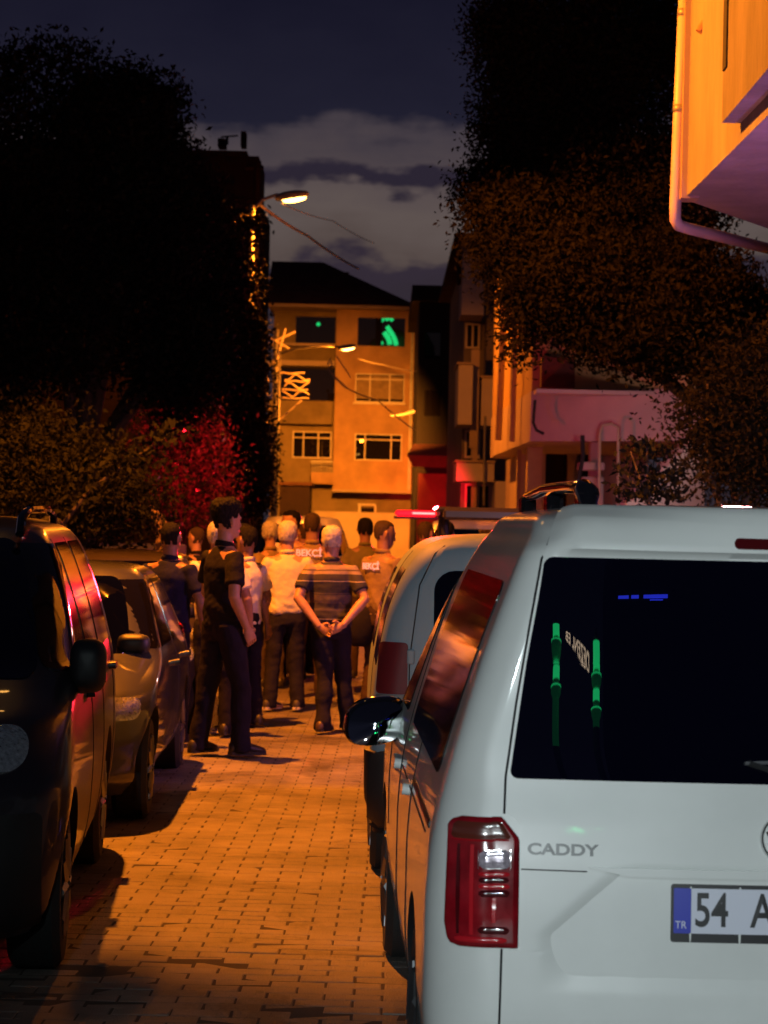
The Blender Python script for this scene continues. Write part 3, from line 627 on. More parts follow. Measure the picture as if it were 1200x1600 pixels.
tag(obj('tree_stump', mb, mat('pale_bark', (.42, .26, .16), .9, noise=.4, nscale=8, bump=1, bscale=20)), 'pale bare branch stub sticking up behind the man in navy', 'branch')
# ------------------------------------------------------------------ vehicles
def pchip(xs, ys, x):
    xs = np.array(xs, float); ys = np.array(ys, float); h = np.diff(xs); d = np.diff(ys) / h; m = np.zeros_like(ys)
    m[0] = d[0]; m[-1] = d[-1]
    for i in range(1, len(ys) - 1):
        m[i] = 0 if d[i-1] * d[i] <= 0 else 2 / (1/d[i-1] + 1/d[i])
    x = float(np.clip(x, xs[0], xs[-1])); i = int(np.clip(np.searchsorted(xs, x) - 1, 0, len(h) - 1)); t = (x - xs[i]) / h[i]
    return float((1+2*t)*(1-t)**2*ys[i] + t*(1-t)**2*h[i]*m[i] + t*t*(3-2*t)*ys[i+1] + t*t*(t-1)*h[i]*m[i+1])
class Shell:
    # rows: z, half width, rear y, rear corner radius, front y, front corner radius, rear bow, front bow
    def __init__(s, rows): s.r = rows; s.z = [r[0] for r in rows]; s.c = {}
    def at(s, z):
        k = round(z, 4)
        if k not in s.c:
            w, yr, rr, yf, rf, br, bf = [pchip(s.z, [r[j] for r in s.r], z) for j in range(1, 8)]
            s.c[k] = (w, yr, min(rr, w * .9), yf, min(rf, w * .9), br, bf)
        return s.c[k]
    def side(s, y, z):
        w, yr, rr, yf, rf, br, bf = s.at(z); e = y - (yr + br); x = w
        if e < rr: x = w - rr + math.sqrt(max(0, rr*rr - (rr - max(e, 0))**2))
        e = (yf - bf) - y
        if e < rf: x = min(x, w - rf + math.sqrt(max(0, rf*rf - (rf - max(e, 0))**2)))
        return x
    def rear(s, x, z):
        w, yr, rr, yf, rf, br, bf = s.at(z); a = min(abs(x), w); f = w - rr
        if a <= f: return yr + br * (a / f) ** 2
        return yr + br + rr - math.sqrt(max(0, rr*rr - (a - f)**2))
    def front(s, x, z):
        w, yr, rr, yf, rf, br, bf = s.at(z); a = min(abs(x), w); f = w - rf
        if a <= f: return yf - bf * (a / f) ** 2
        return yf - bf - rf + math.sqrt(max(0, rf*rf - (a - f)**2))
    def ring(s, z):
        w, yr, rr, yf, rf, br, bf = s.at(z); pts = []
        for k in range(7): x = (w - rr) * k / 6; pts.append((x, s.rear(x, z)))
        for k in range(1, 9): a = PI/2 * k / 8; pts.append((w - rr + rr * math.sin(a), yr + br + rr - rr * math.cos(a)))
        y0, y1 = yr + br + rr, yf - bf - rf
        for k in range(1, 30): pts.append((w, y0 + (y1 - y0) * k / 30))
        for k in range(0, 9): a = PI/2 * k / 8; pts.append((w - rf + rf * math.cos(a), y1 + rf * math.sin(a)))
        for k in range(1, 7): x = (w - rf) * (1 - k / 6); pts.append((x, s.front(x, z)))
        full = pts + [(-x, y) for x, y in pts[-2:0:-1]]
        return [(x, y, z) for x, y in full]
    def body(s, zs): 
        mb = MB(); mb.rings([s.ring(z) for z in zs]); return mb
    def P(s, face, u, z, o=0.0):
        if face == 'rear':
            y = s.rear(u, z); n = Vector((-(s.rear(u + .01, z) - s.rear(u - .01, z)) / .02, 0, 0)); ny = Vector(((s.rear(u+.01, z) - s.rear(u-.01, z)) / .02, -1, (s.rear(u, z+.01) - s.rear(u, z-.01)) / .02)).normalized()
            return Vector((u, y, z)) + ny * o
        if face == 'front':
            y = s.front(u, z); ny = Vector((-(s.front(u+.01, z) - s.front(u-.01, z)) / .02, 1, -(s.front(u, z+.01) - s.front(u, z-.01)) / .02)).normalized()
            return Vector((u, y, z)) + ny * o
        sg = 1 if face == 'right' else -1
        x = s.side(u, z); nx = Vector((1, -(s.side(u+.01, z) - s.side(u-.01, z)) / .02, -(s.side(u, z+.01) - s.side(u, z-.01)) / .02)).normalized()
        p = Vector((x, u, z)) + nx * o; return Vector((sg * p.x, p.y, p.z))
    def patch(s, face, z0, z1, uL, uR, o=.004, th=.012, rc=.03, nz=18, nu=18, dent=None, rcs=None):
        # rows from z0 to z1; uL/uR are functions of z or lists of (z,u)
        fl = (lambda z: np.interp(z, [p[0] for p in uL], [p[1] for p in uL])) if isinstance(uL, list) else (lambda z: uL)
        fr = (lambda z: np.interp(z, [p[0] for p in uR], [p[1] for p in uR])) if isinstance(uR, list) else (lambda z: uR)
        zs = set(np.linspace(z0, z1, nz))
        for k in range(6): t = rc * (1 - math.cos(PI/2 * k / 5)) ; zs |= {z0 + t, z1 - t}
        for li in (uL, uR):
            if isinstance(li, list): zs |= {p[0] for p in li if z0 < p[0] < z1}
        zs = sorted(zs); zz_ = [zs[0]]
        for z in zs[1:]:
            if z - zz_[-1] > 1e-4: zz_.append(z)
        rows = []
        for z in zz_:
            ins = 0; e = min(z - z0, z1 - z)
            if e < rc: ins = rc - math.sqrt(max(0, rc*rc - (rc - e)**2))
            a, b = fl(z) + ins, fr(z) - ins; row = []
            for k in range(nu + 1):
                u = a + (b - a) * k / nu; dd = dent(u, z) if dent else 0
                row.append((s.P(face, u, z, o - dd), s.P(face, u, z, o - th)))
            rows.append(row)
        mb = MB(); n = nu + 1; vs = [q[0] for r in rows for q in r]; fs = []
        for i in range(len(rows) - 1):
            for k in range(nu): a = i*n + k; fs.append((a, a+1, a+n+1, a+n))
        bd = [k for k in range(nu)] + [i*n + nu for i in range(len(rows)-1)] + [(len(rows)-1)*n + k for k in range(nu, 0, -1)] + [i*n for i in range(len(rows)-1, 0, -1)]
        off = len(vs); fl2 = [q[1] for r in rows for q in r]
        vs += [fl2[i] for i in bd]
        m = len(bd)
        for i in range(m): a, b = bd[i], bd[(i+1) % m]; fs.append((a, off + i, off + (i+1) % m, b))
        mb.add(vs, fs); return mb
    def ribbon(s, face, pts, w=.005, o=.0015):
        mb = MB(); P_ = []
        for i in range(len(pts) - 1):
            a, b = pts[i], pts[i+1]; n = max(1, int(math.dist(a, b) / .04))
            for k in range(n): P_.append((a[0] + (b[0]-a[0]) * k/n, a[1] + (b[1]-a[1]) * k/n))
        P_.append(pts[-1]); mb.tube([s.P(face, u, z, o - w * .35) for u, z in P_], w / 2, 6); return mb
def smooth_obj(o, ang=40):
    me = o.data; me.polygons.foreach_set('use_smooth', [True] * len(me.polygons))
    try: me.set_sharp_from_angle(angle=R(ang))
    except Exception: pass
    return o
def vobj(name, mb, m, parent, ang=40, label=None): return smooth_obj(obj(name, mb, m, parent, label=label), ang)
def wheel(parent, x, y, r_=.31, wd=.2):
    sg = 1 if x > 0 else -1; xo = abs(x)
    mb = MB(); rs = []
    prof = [(-wd/2, r_*.62), (-wd/2, r_*.9), (-wd*.36, r_), (wd*.36, r_), (wd/2, r_*.9), (wd/2, r_*.66), (wd*.3, r_*.62)]
    for px_, pr_ in prof: rs.append([(sg * (xo - wd/2 + px_), y + pr_ * math.cos(2*PI*k/40), r_ + pr_ * math.sin(2*PI*k/40)) for k in range(40)])
    mb.rings(rs); w = vobj('wheel', mb, M['rubber'], parent)
    mb = MB(); xf = xo - .012
    for k in range(10):
        a = 2*PI*k/10; mb.tube([(sg*(xf), y + .04*math.cos(a), r_ + .04*math.sin(a)), (sg*(xf+.005), y + r_*.62*math.cos(a), r_ + r_*.62*math.sin(a))], [.03, .018], 6)
    mb.ball((sg*xf, y, r_), .02, .05, .05); mb.rings([[(sg*(xf - .01 + d_), y + q*math.cos(2*PI*k/32), r_ + q*math.sin(2*PI*k/32)) for k in range(32)] for d_, q in ((0, r_*.66), (.01, r_*.66), (.01, r_*.58), (0, r_*.58))], cap=False)
    vobj('rim', mb, M['rim'], w); return w
def cut_arches(o, ys, r_, zc, w, dark):
    for y in ys:
        for sg in (-1, 1):
            mb = MB(); x0, x1 = sg * (w - .28), sg * (w + .1)
            rs = [[(x, y + r_ * math.cos(2*PI*k/48), zc + r_ * math.sin(2*PI*k/48)) for k in range(48)] for x in ((x0, x1) if sg > 0 else (x1, x0))]
            mb.rings(rs); c = bpy.data.objects.new('cut', mb.mesh('cut', dark)); COL.objects.link(c)
            md = o.modifiers.new('b', 'BOOLEAN'); md.operation = 'DIFFERENCE'; md.object = c; md.solver = 'EXACT'; md.material_mode = 'TRANSFER' if hasattr(md, 'material_mode') else 'INDEX'
            applied(o); bpy.data.objects.remove(c)
    smooth_obj(o, 35)
def zlist(rows, n=3):
    zs = []
    for a, b in zip(rows[:-1], rows[1:]):
        for k in range(n): zs.append(a[0] + (b[0]-a[0]) * k / n)
    return zs + [rows[-1][0]]
def place(t, cx, d, yaw): t.location = (cx, d, 0); t.rotation_euler = (0, 0, yaw); return t

# ---- the white van in the foreground -----------------------------------------------------
VAN = [ # z, w, yr, rr, yf, rf, br, bf
 (.20, .78, .10, .14, 4.25, .45, .02, .10), (.27, .84, .03, .16, 4.36, .5, .03, .12), (.40, .880, .006, .17, 4.40, .5, .035, .14), (.55, .893, .0, .17, 4.41, .5, .035, .14),
 (.75, .893, .004, .16, 4.36, .45, .035, .14), (.90, .885, .012, .155, 4.16, .4, .038, .12), (1.00, .870, .026, .135, 3.70, .4, .038, .1), (1.08, .852, .043, .125, 3.36, .35, .038, .1),
 (1.20, .820, .068, .095, 3.12, .3, .035, .12), (1.40, .760, .110, .09, 2.80, .3, .030, .12), (1.58, .695, .148, .085, 2.48, .3, .025, .12), (1.68, .655, .170, .09, 2.26, .3, .023, .12),
 (1.735, .622, .183, .17, 2.12, .28, .03, .12), (1.765, .610, .198, .18, 2.0, .28, .075, .12), (1.785, .565, .25, .20, 1.9, .25, .09, .1), (1.800, .48, .40, .22, 1.75, .25, .06, .1), (1.812, .32, .62, .18, 1.5, .2, .05, .05), (1.816, .1, .85, .08, 1.2, .08, .02, .02)]
V = Shell(VAN)
VY = .0286
van = thing('parked_van', 'white van parked in the right foreground seen from behind with red tail lamp', 'van')
bd_ = V.body(zlist(VAN, 4)); body = obj('body', bd_, M['white_paint'], van); cut_arches(body, (.86, 3.54), .37, .33, .895, M['black_plastic'])
for y in (.86, 3.54):
    for x in (-.885, .885): wheel(van, x, y)
edge = [(.30, .705), (.50, .703), (.695, .700), (.700, .662), (1.005, .662), (1.035, .700), (1.12, .697), (1.30, .672), (1.50, .638), (1.664, .608), (1.70, .594), (1.745, .570), (1.772, .552)]
def recess(u, z):
    if z > .905: return 0
    h = np.clip((.905 - z) / .012, 0, 1); lo = np.clip((z - .60) / .12, 0, 1)
    lim = .36 + .13 * np.clip((.90 - z) / .16, 0, 1) if z > .74 else .49
    sd = np.clip((.50 - abs(u) - (.13 - .13 * np.clip((.90 - z) / .16, 0, 1)) * 0) / .11, 0, 1)
    sd = np.clip((.53 - .18 * np.clip((z - .74) / .16, 0, 1) + .08 - abs(u)) / .07, 0, 1)
    return .017 * h * sd * lo
tg_edgeL = [(z, -u) for z, u in edge]; tg_edgeR = [(z, u) for z, u in edge]
def spoil(u, z):
    if z > 1.672: return -.030 * min(1, (z - 1.672) / .012) * float(np.clip((.60 - abs(u)) / .08, 0, 1))
    return recess(u, z)
tg = V.patch('rear', .30, 1.772, tg_edgeL, tg_edgeR, .0055, .014, .012, nz=150, nu=90, dent=spoil)
tailgate = vobj('tailgate', tg, M['white_paint'], van, 50)
gw = MB()
gw = V.patch('rear', 1.116, 1.668, [(1.116, -.693), (1.4, -.652), (1.668, -.603)], [(1.116, .693), (1.4, .652), (1.668, .603)], .0095, .014, .022, nz=30, nu=40)
rear_glass = vobj('rear_window', gw, M['glass'], tailgate, 60)
for sg in (-1, 1):
    sm = V.ribbon('rear', [(sg * .711, .30), (sg * .707, .70)], .007); vobj('panel_line', sm, M['seam'], van)
    sm = V.ribbon('rear', [(sg * .705, 1.03), (sg * .702, 1.12), (sg * .677, 1.30), (sg * .643, 1.50), (sg * .613, 1.664), (sg * .575, 1.745), (sg * .556, 1.775)], .007); vobj('panel_line', sm, M['seam'], van)
    lo, hi = [(.700, .686), (.712, .686), (.99, .686), (1.022, .728)], [(.700, .80), (.735, .874), (.80, .879), (.98, .866), (1.022, .852)]
    # lamp wraps round the rear corner: follow the ring by arc
    def lamp_pt(u, z, o):
        w, yr, rr, yf, rf, br, bf = V.at(z); f = w - rr
        if u <= f: return V.P('rear', sg * u, z, o)
        a = (u - f) / rr
        a = min(a, PI/2 + .35); 
        if a <= PI/2: c = Vector((f + (rr + o) * math.sin(a), yr + br + rr - (rr + o) * math.cos(a), z))
        else: c = Vector((w + o, yr + br + rr + (a - PI/2) * rr, z))
        return Vector((sg * c.x, c.y, c.z))
    def lamp_patch(z0, z1, uin, uout, o, th, nz=22, nu=22, rc=.02):
        rows = []
        for z in np.linspace(z0, z1, nz):
            e = min(z - z0, z1 - z); ins = rc - math.sqrt(max(0, rc*rc - (rc - e)**2)) if e < rc else 0
            a = np.interp(z, [p[0] for p in uin], [p[1] for p in uin]); b = np.interp(z, [p[0] for p in uout], [p[1] for p in uout]) - ins
            dr_ = min(.008, max(.001, o - .0165)) if o > .0165 else .008; k_ = o - (dr_ if e < .0012 or (o <= .0165 and e < .004) else 0)
            rows.append([(a + (b-a) * k/nu, z, k_ if 0 < k < nu else k_ - dr_) for k in range(nu + 1)])
        mb = MB(); n = nu + 1; vs = [lamp_pt(u, z, q) for r in rows for u, z, q in r]; fs = []
        for i in range(len(rows)-1):
            for k in range(nu): a = i*n+k; fs.append((a, a+1, a+n+1, a+n) if sg > 0 else (a, a+n, a+n+1, a+1))
        mb.add(vs, fs); return mb
    inn = [(.703, .667), (.97, .667), (1.022, .710)]; ou = [(.703, .842), (.76, .855), (1.0, .850), (1.022, .835)]
    lm = lamp_patch(.703, 1.022, inn, ou, .016, .02, 40, 26, .025); lamp = vobj('tail_lamp', lm, M['red_lens'], van, 60)
    q = lamp_patch(.968, 1.010, [(.968, .685), (1.01, .712)], [(.968, .835), (1.01, .825)], .0185, .01, 6, 16, .004); vobj('amber_band', q, mat('smoked_lens', (.10, .02, .012), .15, 0, 1.), lamp, 60)
    q = lamp_patch(.963, .968, [(0, .69)], [(0, .835)], .0195, .01, 3, 16, .001); vobj('lens_ridge', q, M['red_inner'], lamp, 60)
    q = lamp_patch(.898, .940, [(0, .690)], [(0, .764)], .0185, .01, 6, 8, .002); rl = vobj('reverse_lens', q, mat('reverse_lens', (.42, .36, .42), .12, .2, 1., .5, 70), lamp, 60)
    for (a0, a1, b0, b1) in ((.896, .898, .688, .766), (.940, .942, .688, .766), (.896, .942, .687, .6895), (.896, .942, .7645, .767)):
        q = lamp_patch(a0, a1, [(0, b0)], [(0, b1)], .0200, .01, 3, 6, .0002); vobj('lens_trim', q, M['chrome'], rl, 60)
    for (a0, a1, b0, b1, mm) in ((.878, .889, .69, .765, 'red_inner'), (.848, .860, .69, .765, 'red_inner'), (.765, .824, .722, .736, 'red_inner'), (.738, .756, .69, .765, 'dark_red_lens'), (.716, .730, .695, .82, 'red_inner'), (.828, .845, .69, .765, 'dark_red_lens'),
                            (.735, .955, .775, .786, 'red_inner'), (.735, .955, .808, .818, 'dark_red_lens'), (.862, .876, .692, .765, 'dark_red_lens')):
        q = lamp_patch(a0, a1, [(0, b0)], [(0, b1)], .0200, .008, 4, 10, .001); vobj('lens_bar', q, M[mm], lamp, 60)
brk = V.patch('rear', 1.692, 1.718, -.13, .13, .040, .012, .0129, nz=8, nu=14); vobj('brake_light', brk, M['dark_red_lens'], tailgate)
cz = V.ribbon('rear', [(-.662, .897), (-.50, .896)], .004, .006); vobj('panel_line', cz, M['seam'], tailgate)  # dark strip drawn for the shade in the tailgate crease
lip = V.patch('rear', .888, .908, [(.888, -.40), (.908, -.50)], [(.888, .40), (.908, .50)], .022, .03, .004, nz=6, nu=30); vobj('grip_ledge', lip, M['white_paint'], tailgate)
lb = MB(); 
for (u0, u1) in ((-.30, .30),):
    pl = V.patch('rear', .729, .872, -.293, .247, .004, .03, .008, nz=8, nu=14, dent=lambda u, z: .004)
pf = vobj('plate_frame', pl, M['plate_black'], tailgate)
py_ = -.020
def rear_flat(u, z, o): p = V.P('rear', u, z, o); return p
def rear_plate(x0, x1, z0, z1, o, m, name, parent):
    q = V.patch('rear', z0, z1, x0, x1, o, .004, .003, nz=5, nu=10); return vobj(name, q, m, parent)
pw = rear_plate(-.243, .237, .752, .862, .0055, M['plate_white'], 'number_plate', pf)
rear_plate(-.286, -.2435, .752, .862, .0055, M['plate_blue'], 'plate_band', pf)
def rear_text(txt, x, z, size, m, o, parent, name, sx=1., depth=.0012, boff=0., sy=1.):
    me = text_mesh(txt, size, m, name, depth, boff, 'LEFT', sx, sy)
    for v in me.vertices:
        p = V.P('rear', x + v.co.x, z + v.co.y, o + v.co.z); v.co = p
    me.update(); return link(name, me, parent)
rear_text('54', -.236, .806, .118, M['plate_black'], .0068, pf, 'plate_digits', .72, boff=.0018, sy=.98)
rear_text('A', -.096, .806, .118, M['plate_black'], .0068, pf, 'plate_digits', .72, boff=.0018, sy=.98)
rear_text('TR', -.2825, .772, .026, M['plate_white'], .0068, pf, 'plate_letters', .9)
M['dim_chrome'] = mat('dim_chrome', (.075, .085, .085), .35, 0, .3)
rear_text('CADDY', -.648, .946, .047, M['dim_chrome'], .0085, tailgate, 'model_lettering', 1.06, .003, .0014, .8)
em = MB(); ez = .985
def ring_on(c_x, c_z, r0, r1, o, n=40):
    mb = MB(); A_ = []
    for q, rr2 in ((o, r0), (o + .006, r0 + .003), (o + .006, r1 - .003), (o, r1)): A_.append([V.P('rear', c_x + rr2 * math.cos(2*PI*k/n), c_z + rr2 * math.sin(2*PI*k/n), q) for k in range(n)])
    mb.rings(A_, cap=False); return mb
em = ring_on(-.014, ez, .050, .060, .007); 
for pts in (((-.025, .03), (-.008, -.002), (.0, .012), (.008, -.002), (.025, .03)), ((-.042, .018), (-.022, -.036), (0, .0), (.022, -.036), (.042, .018))):
    em.tube([V.P('rear', -.014 + a, ez + b, .010) for a, b in pts], .004, 6)
vobj('emblem', em, M['chrome'], tailgate)
wp = V.ribbon('rear', [(.0, 1.135), (-.10, 1.165), (-.095, 1.17)], .016, .03); wi = vobj('rear_wiper', wp, M['black_plastic'], tailgate)
wp = V.ribbon('rear', [(-.11, 1.166), (.26, 1.185)], .010, .020); vobj('wiper_blade', wp, mat('grey_rubber', (.10, .10, .11), .5), wi)
# side windows, both sides (left one is the visible one)
for face in ('left', 'right'):
    q = V.patch(face, 1.085, 1.60, [(1.085, .42), (1.60, .40)], [(1.085, 1.98), (1.60, 1.86)], .004, .012, .05, nz=20, nu=18); vobj('quarter_window', q, M['side_glass'], van)
    q = V.patch(face, 1.085, 1.58, [(1.085, 2.40), (1.56, 2.14)], [(1.085, 3.0), (1.56, 2.30)], .004, .012, .03, nz=20, nu=12); vobj('front_window', q, M['side_glass'], van)
    for pts in ([(.45, .93), (.45, .93), (2.05, .93)], [(1.33, .35), (1.33, 1.60)], [(2.13, .35), (2.13, 1.60)], [(3.05, .60), (3.05, 1.1)], [(1.33, .35), (2.90, .35)]):
        vobj('panel_line', V.ribbon(face, pts, .008), M['seam'], van)
    vobj('door_rail', V.patch(face, .955, .975, .33, 1.30, .003, .01, .004, nz=3, nu=14), M['black_plastic'], van)
    q = V.patch(face, .90, .935, 2.2, 2.38, .022, .03, .015, nz=6, nu=8); vobj('door_handle', q, M['white_paint'], van)
    q = V.patch(face, .90, .935, 1.46, 1.62, .022, .03, .015, nz=6, nu=8); vobj('door_handle', q, M['white_paint'], van)
    sg = 1 if face == 'right' else -1
    mr = MB(); mx = .925
    prof = [(-.105, .05, .04), (-.09, .085, .065), (-.04, .112, .085), (.02, .120, .092), (.075, .105, .085), (.10, .07, .05)]
    rs = []
    cy = 2.86; czz = 1.005
    for (dy, rx_, rz_) in prof:
        rs.append([(sg * (mx + .03 + rx_ * 1.0 * math.copysign(abs(math.cos(2*PI*k/28))**.75, math.cos(2*PI*k/28))), cy + dy * .8, czz + rz_ * math.copysign(abs(math.sin(2*PI*k/28))**.75, math.sin(2*PI*k/28)) - (0.02 * math.cos(2*PI*k/28))) for k in range(28)])
    mr.rings(rs); mo = vobj('wing_mirror', mr, M['black_gloss'], van, 60)
    am = MB(); am.box(min(sg*.78, sg*.89), max(sg*.78, sg*.89), cy - .03, cy + .07, czz - .075, czz - .01, .01); vobj('mirror_arm', am, M['black_plastic'], mo)
    mg = MB(); rs = [[(sg * (mx + .03 + .105 * math.copysign(abs(math.cos(2*PI*k/28))**.75, math.cos(2*PI*k/28)) * f_), cy - .108 + .010 * f_ * f_ + .020 * f_ * math.sin(2*PI*k/28), czz + .078 * f_ * math.copysign(abs(math.sin(2*PI*k/28))**.75, math.sin(2*PI*k/28)) - .02 * math.cos(2*PI*k/28) * f_) for k in range(28)] for f_ in (.98, .85, .65, .45, .25, .04)]
    mg.rings(rs); vobj('mirror_glass', mg, mat('mirror_glass', (.40, .42, .42), .02, 1.), mo, 60)
    # roof rail
    rl = MB(); ys_ = [.36, .40, .50, .66, .9, 1.5, 2.1, 2.25]; zt_ = [1.795, 1.835, 1.850, 1.856, 1.860, 1.862, 1.845, 1.80]; rr3 = [.018, .032, .028, .020, .018, .018, .018, .012]
    rl.tube([(sg * .475, a, b) for a, b in zip(ys_, zt_)], rr3, 12)
    for yy in (.42, 1.25, 2.1): rl.box(min(sg*.45, sg*.50), max(sg*.45, sg*.50), yy - .05, yy + .07, 1.765, 1.85, .012)
    vobj('roof_rail', rl, M['black_gloss'], van)
place(van, 1.023, 5.53, VY)

# ---- grey blue panel van beyond it ---------------------------------------------------------
PV = [(.30, .84, .06, .12, 4.0, .45, .02, .1), (.45, .885, .0, .13, 4.05, .45, .03, .1), (.70, .888, .0, .13, 4.0, .4, .03, .1), (.95, .878, .01, .13, 3.6, .4, .03, .1), (1.10, .860, .02, .13, 3.2, .3, .03, .1),
      (1.30, .822, .045, .13, 2.95, .3, .03, .1), (1.45, .770, .07, .14, 2.7, .3, .03, .1), (1.55, .715, .09, .16, 2.5, .3, .03, .1), (1.62, .655, .11, .18, 2.3, .3, .04, .1), (1.665, .58, .15, .2, 2.1, .3, .05, .1), (1.685, .48, .24, .2, 1.9, .3, .05, .1), (1.70, .25, .5, .15, 1.6, .15, .03, .03)]
K = Shell(PV)
pvn = thing('panel_van', 'grey blue van with rounded rear window and black bumper ahead of the white van', 'van')
body = obj('body', K.body(zlist(PV, 4)), M['silver_blue'], pvn); cut_arches(body, (.7, 3.2), .36, .31, .888, M['black_plastic'])
for y in (.7, 3.2):
    for x in (-.875, .875): wheel(pvn, x, y, .30)
bp_ = K.patch('rear', .28, .665, -.86, .86, .05, .08, .06, nz=10, nu=40); bumper = vobj('bumper', bp_, M['black_plastic'], pvn)
for face in ('left', 'right'):
    q = K.patch(face, .26, .655, .06, .33, .03, .05, .03, nz=8, nu=8); vobj('bumper_end', q, M['black_plastic'], bumper)
    q = K.patch(face, 1.05, 1.52, [(1.05, .25), (1.52, .25)], [(1.05, 1.2), (1.52, 1.1)], .004, .012, .05, nz=12, nu=10); vobj('side_window', q, M['side_glass'], pvn)
    q = K.patch(face, 1.05, 1.50, [(1.05, 1.9), (1.5, 1.8)], [(1.05, 2.8), (1.50, 2.3)], .004, .012, .05, nz=12, nu=10); vobj('front_window', q, M['side_glass'], pvn)
    vobj('panel_line', K.ribbon(face, [(1.25, .4), (1.25, 1.6)], .008), M['seam'], pvn)
for a, b in ((-.70, -.03), (.03, .70)):
    dr = K.patch('rear', .67, 1.64, [(.67, -.70 if a < 0 else .03), (1.1, -.70 if a < 0 else .03), (1.45, -.655 if a < 0 else .03), (1.64, -.54 if a < 0 else .03)], [(.67, -.008 if a < 0 else .70), (1.1, -.008 if a < 0 else .70), (1.45, -.008 if a < 0 else .655), (1.64, -.008 if a < 0 else .54)], .006, .012, .03, nz=20, nu=16)
    door = vobj('rear_door', dr, M['silver_blue'], pvn, 50)
    q = K.patch('rear', 1.01, 1.52, [(1.01, -.60), (1.52, -.60)] if a < 0 else .08, -.08 if a < 0 else [(1.01, .60), (1.52, .60)], .0105, .014, .10, nz=24, nu=14); vobj('rear_window', q, M['glass'], door)
    sg = -1 if a < 0 else 1
    for zz_ in (1.11, .78):
        hg = MB(); p = K.P('rear', sg * .705, zz_, .012); hg.box(p.x - .018, p.x + .018, p.y - .01, p.y + .02, zz_ - .035, zz_ + .035, .006)
        vobj('hinge', hg, M['silver_blue'], door)
    vobj('panel_line', K.ribbon('rear', [(sg*.712, .67), (sg*.712, 1.1), (sg*.67, 1.45), (sg*.60, 1.60), (sg * .55, 1.64)], .008), M['seam'], door)
    q = K.patch('rear', .93, 1.175, [(.93, -.86), (1.175, -.845)] if a < 0 else [(.93, .72), (1.175, .72)], [(.93, -.72), (1.175, -.72)] if a < 0 else [(.93, .86), (1.175, .845)], .012, .02, .02, nz=10, nu=10); lp = vobj('tail_lamp', q, mat('deep_red_lens', (.11, .010, .014), .5, 0, 0, spec=.2), pvn)
    q = K.patch('rear', .80, .928, [(.80, -.86), (.928, -.86)] if a < 0 else [(.8, .72), (.928, .72)], [(.8, -.72), (.928, -.72)] if a < 0 else [(.8, .86), (.928, .86)], .012, .02, .01, nz=8, nu=10); vobj('lower_lens', q, M['grey_lens'], lp)
mb = MB()
for i in range(4):
    for j in range(2 if i else 3): p = K.P('rear', -.44 + j * .035 - i * .006, 1.44 - i * .05 - j*.0, .016); mb.ball(p, .010, n=8)
vobj('window_dots', mb, M['chrome'], pvn)  # rows of small chrome balls on the rear glass
place(pvn, .85, 10.62, .012)

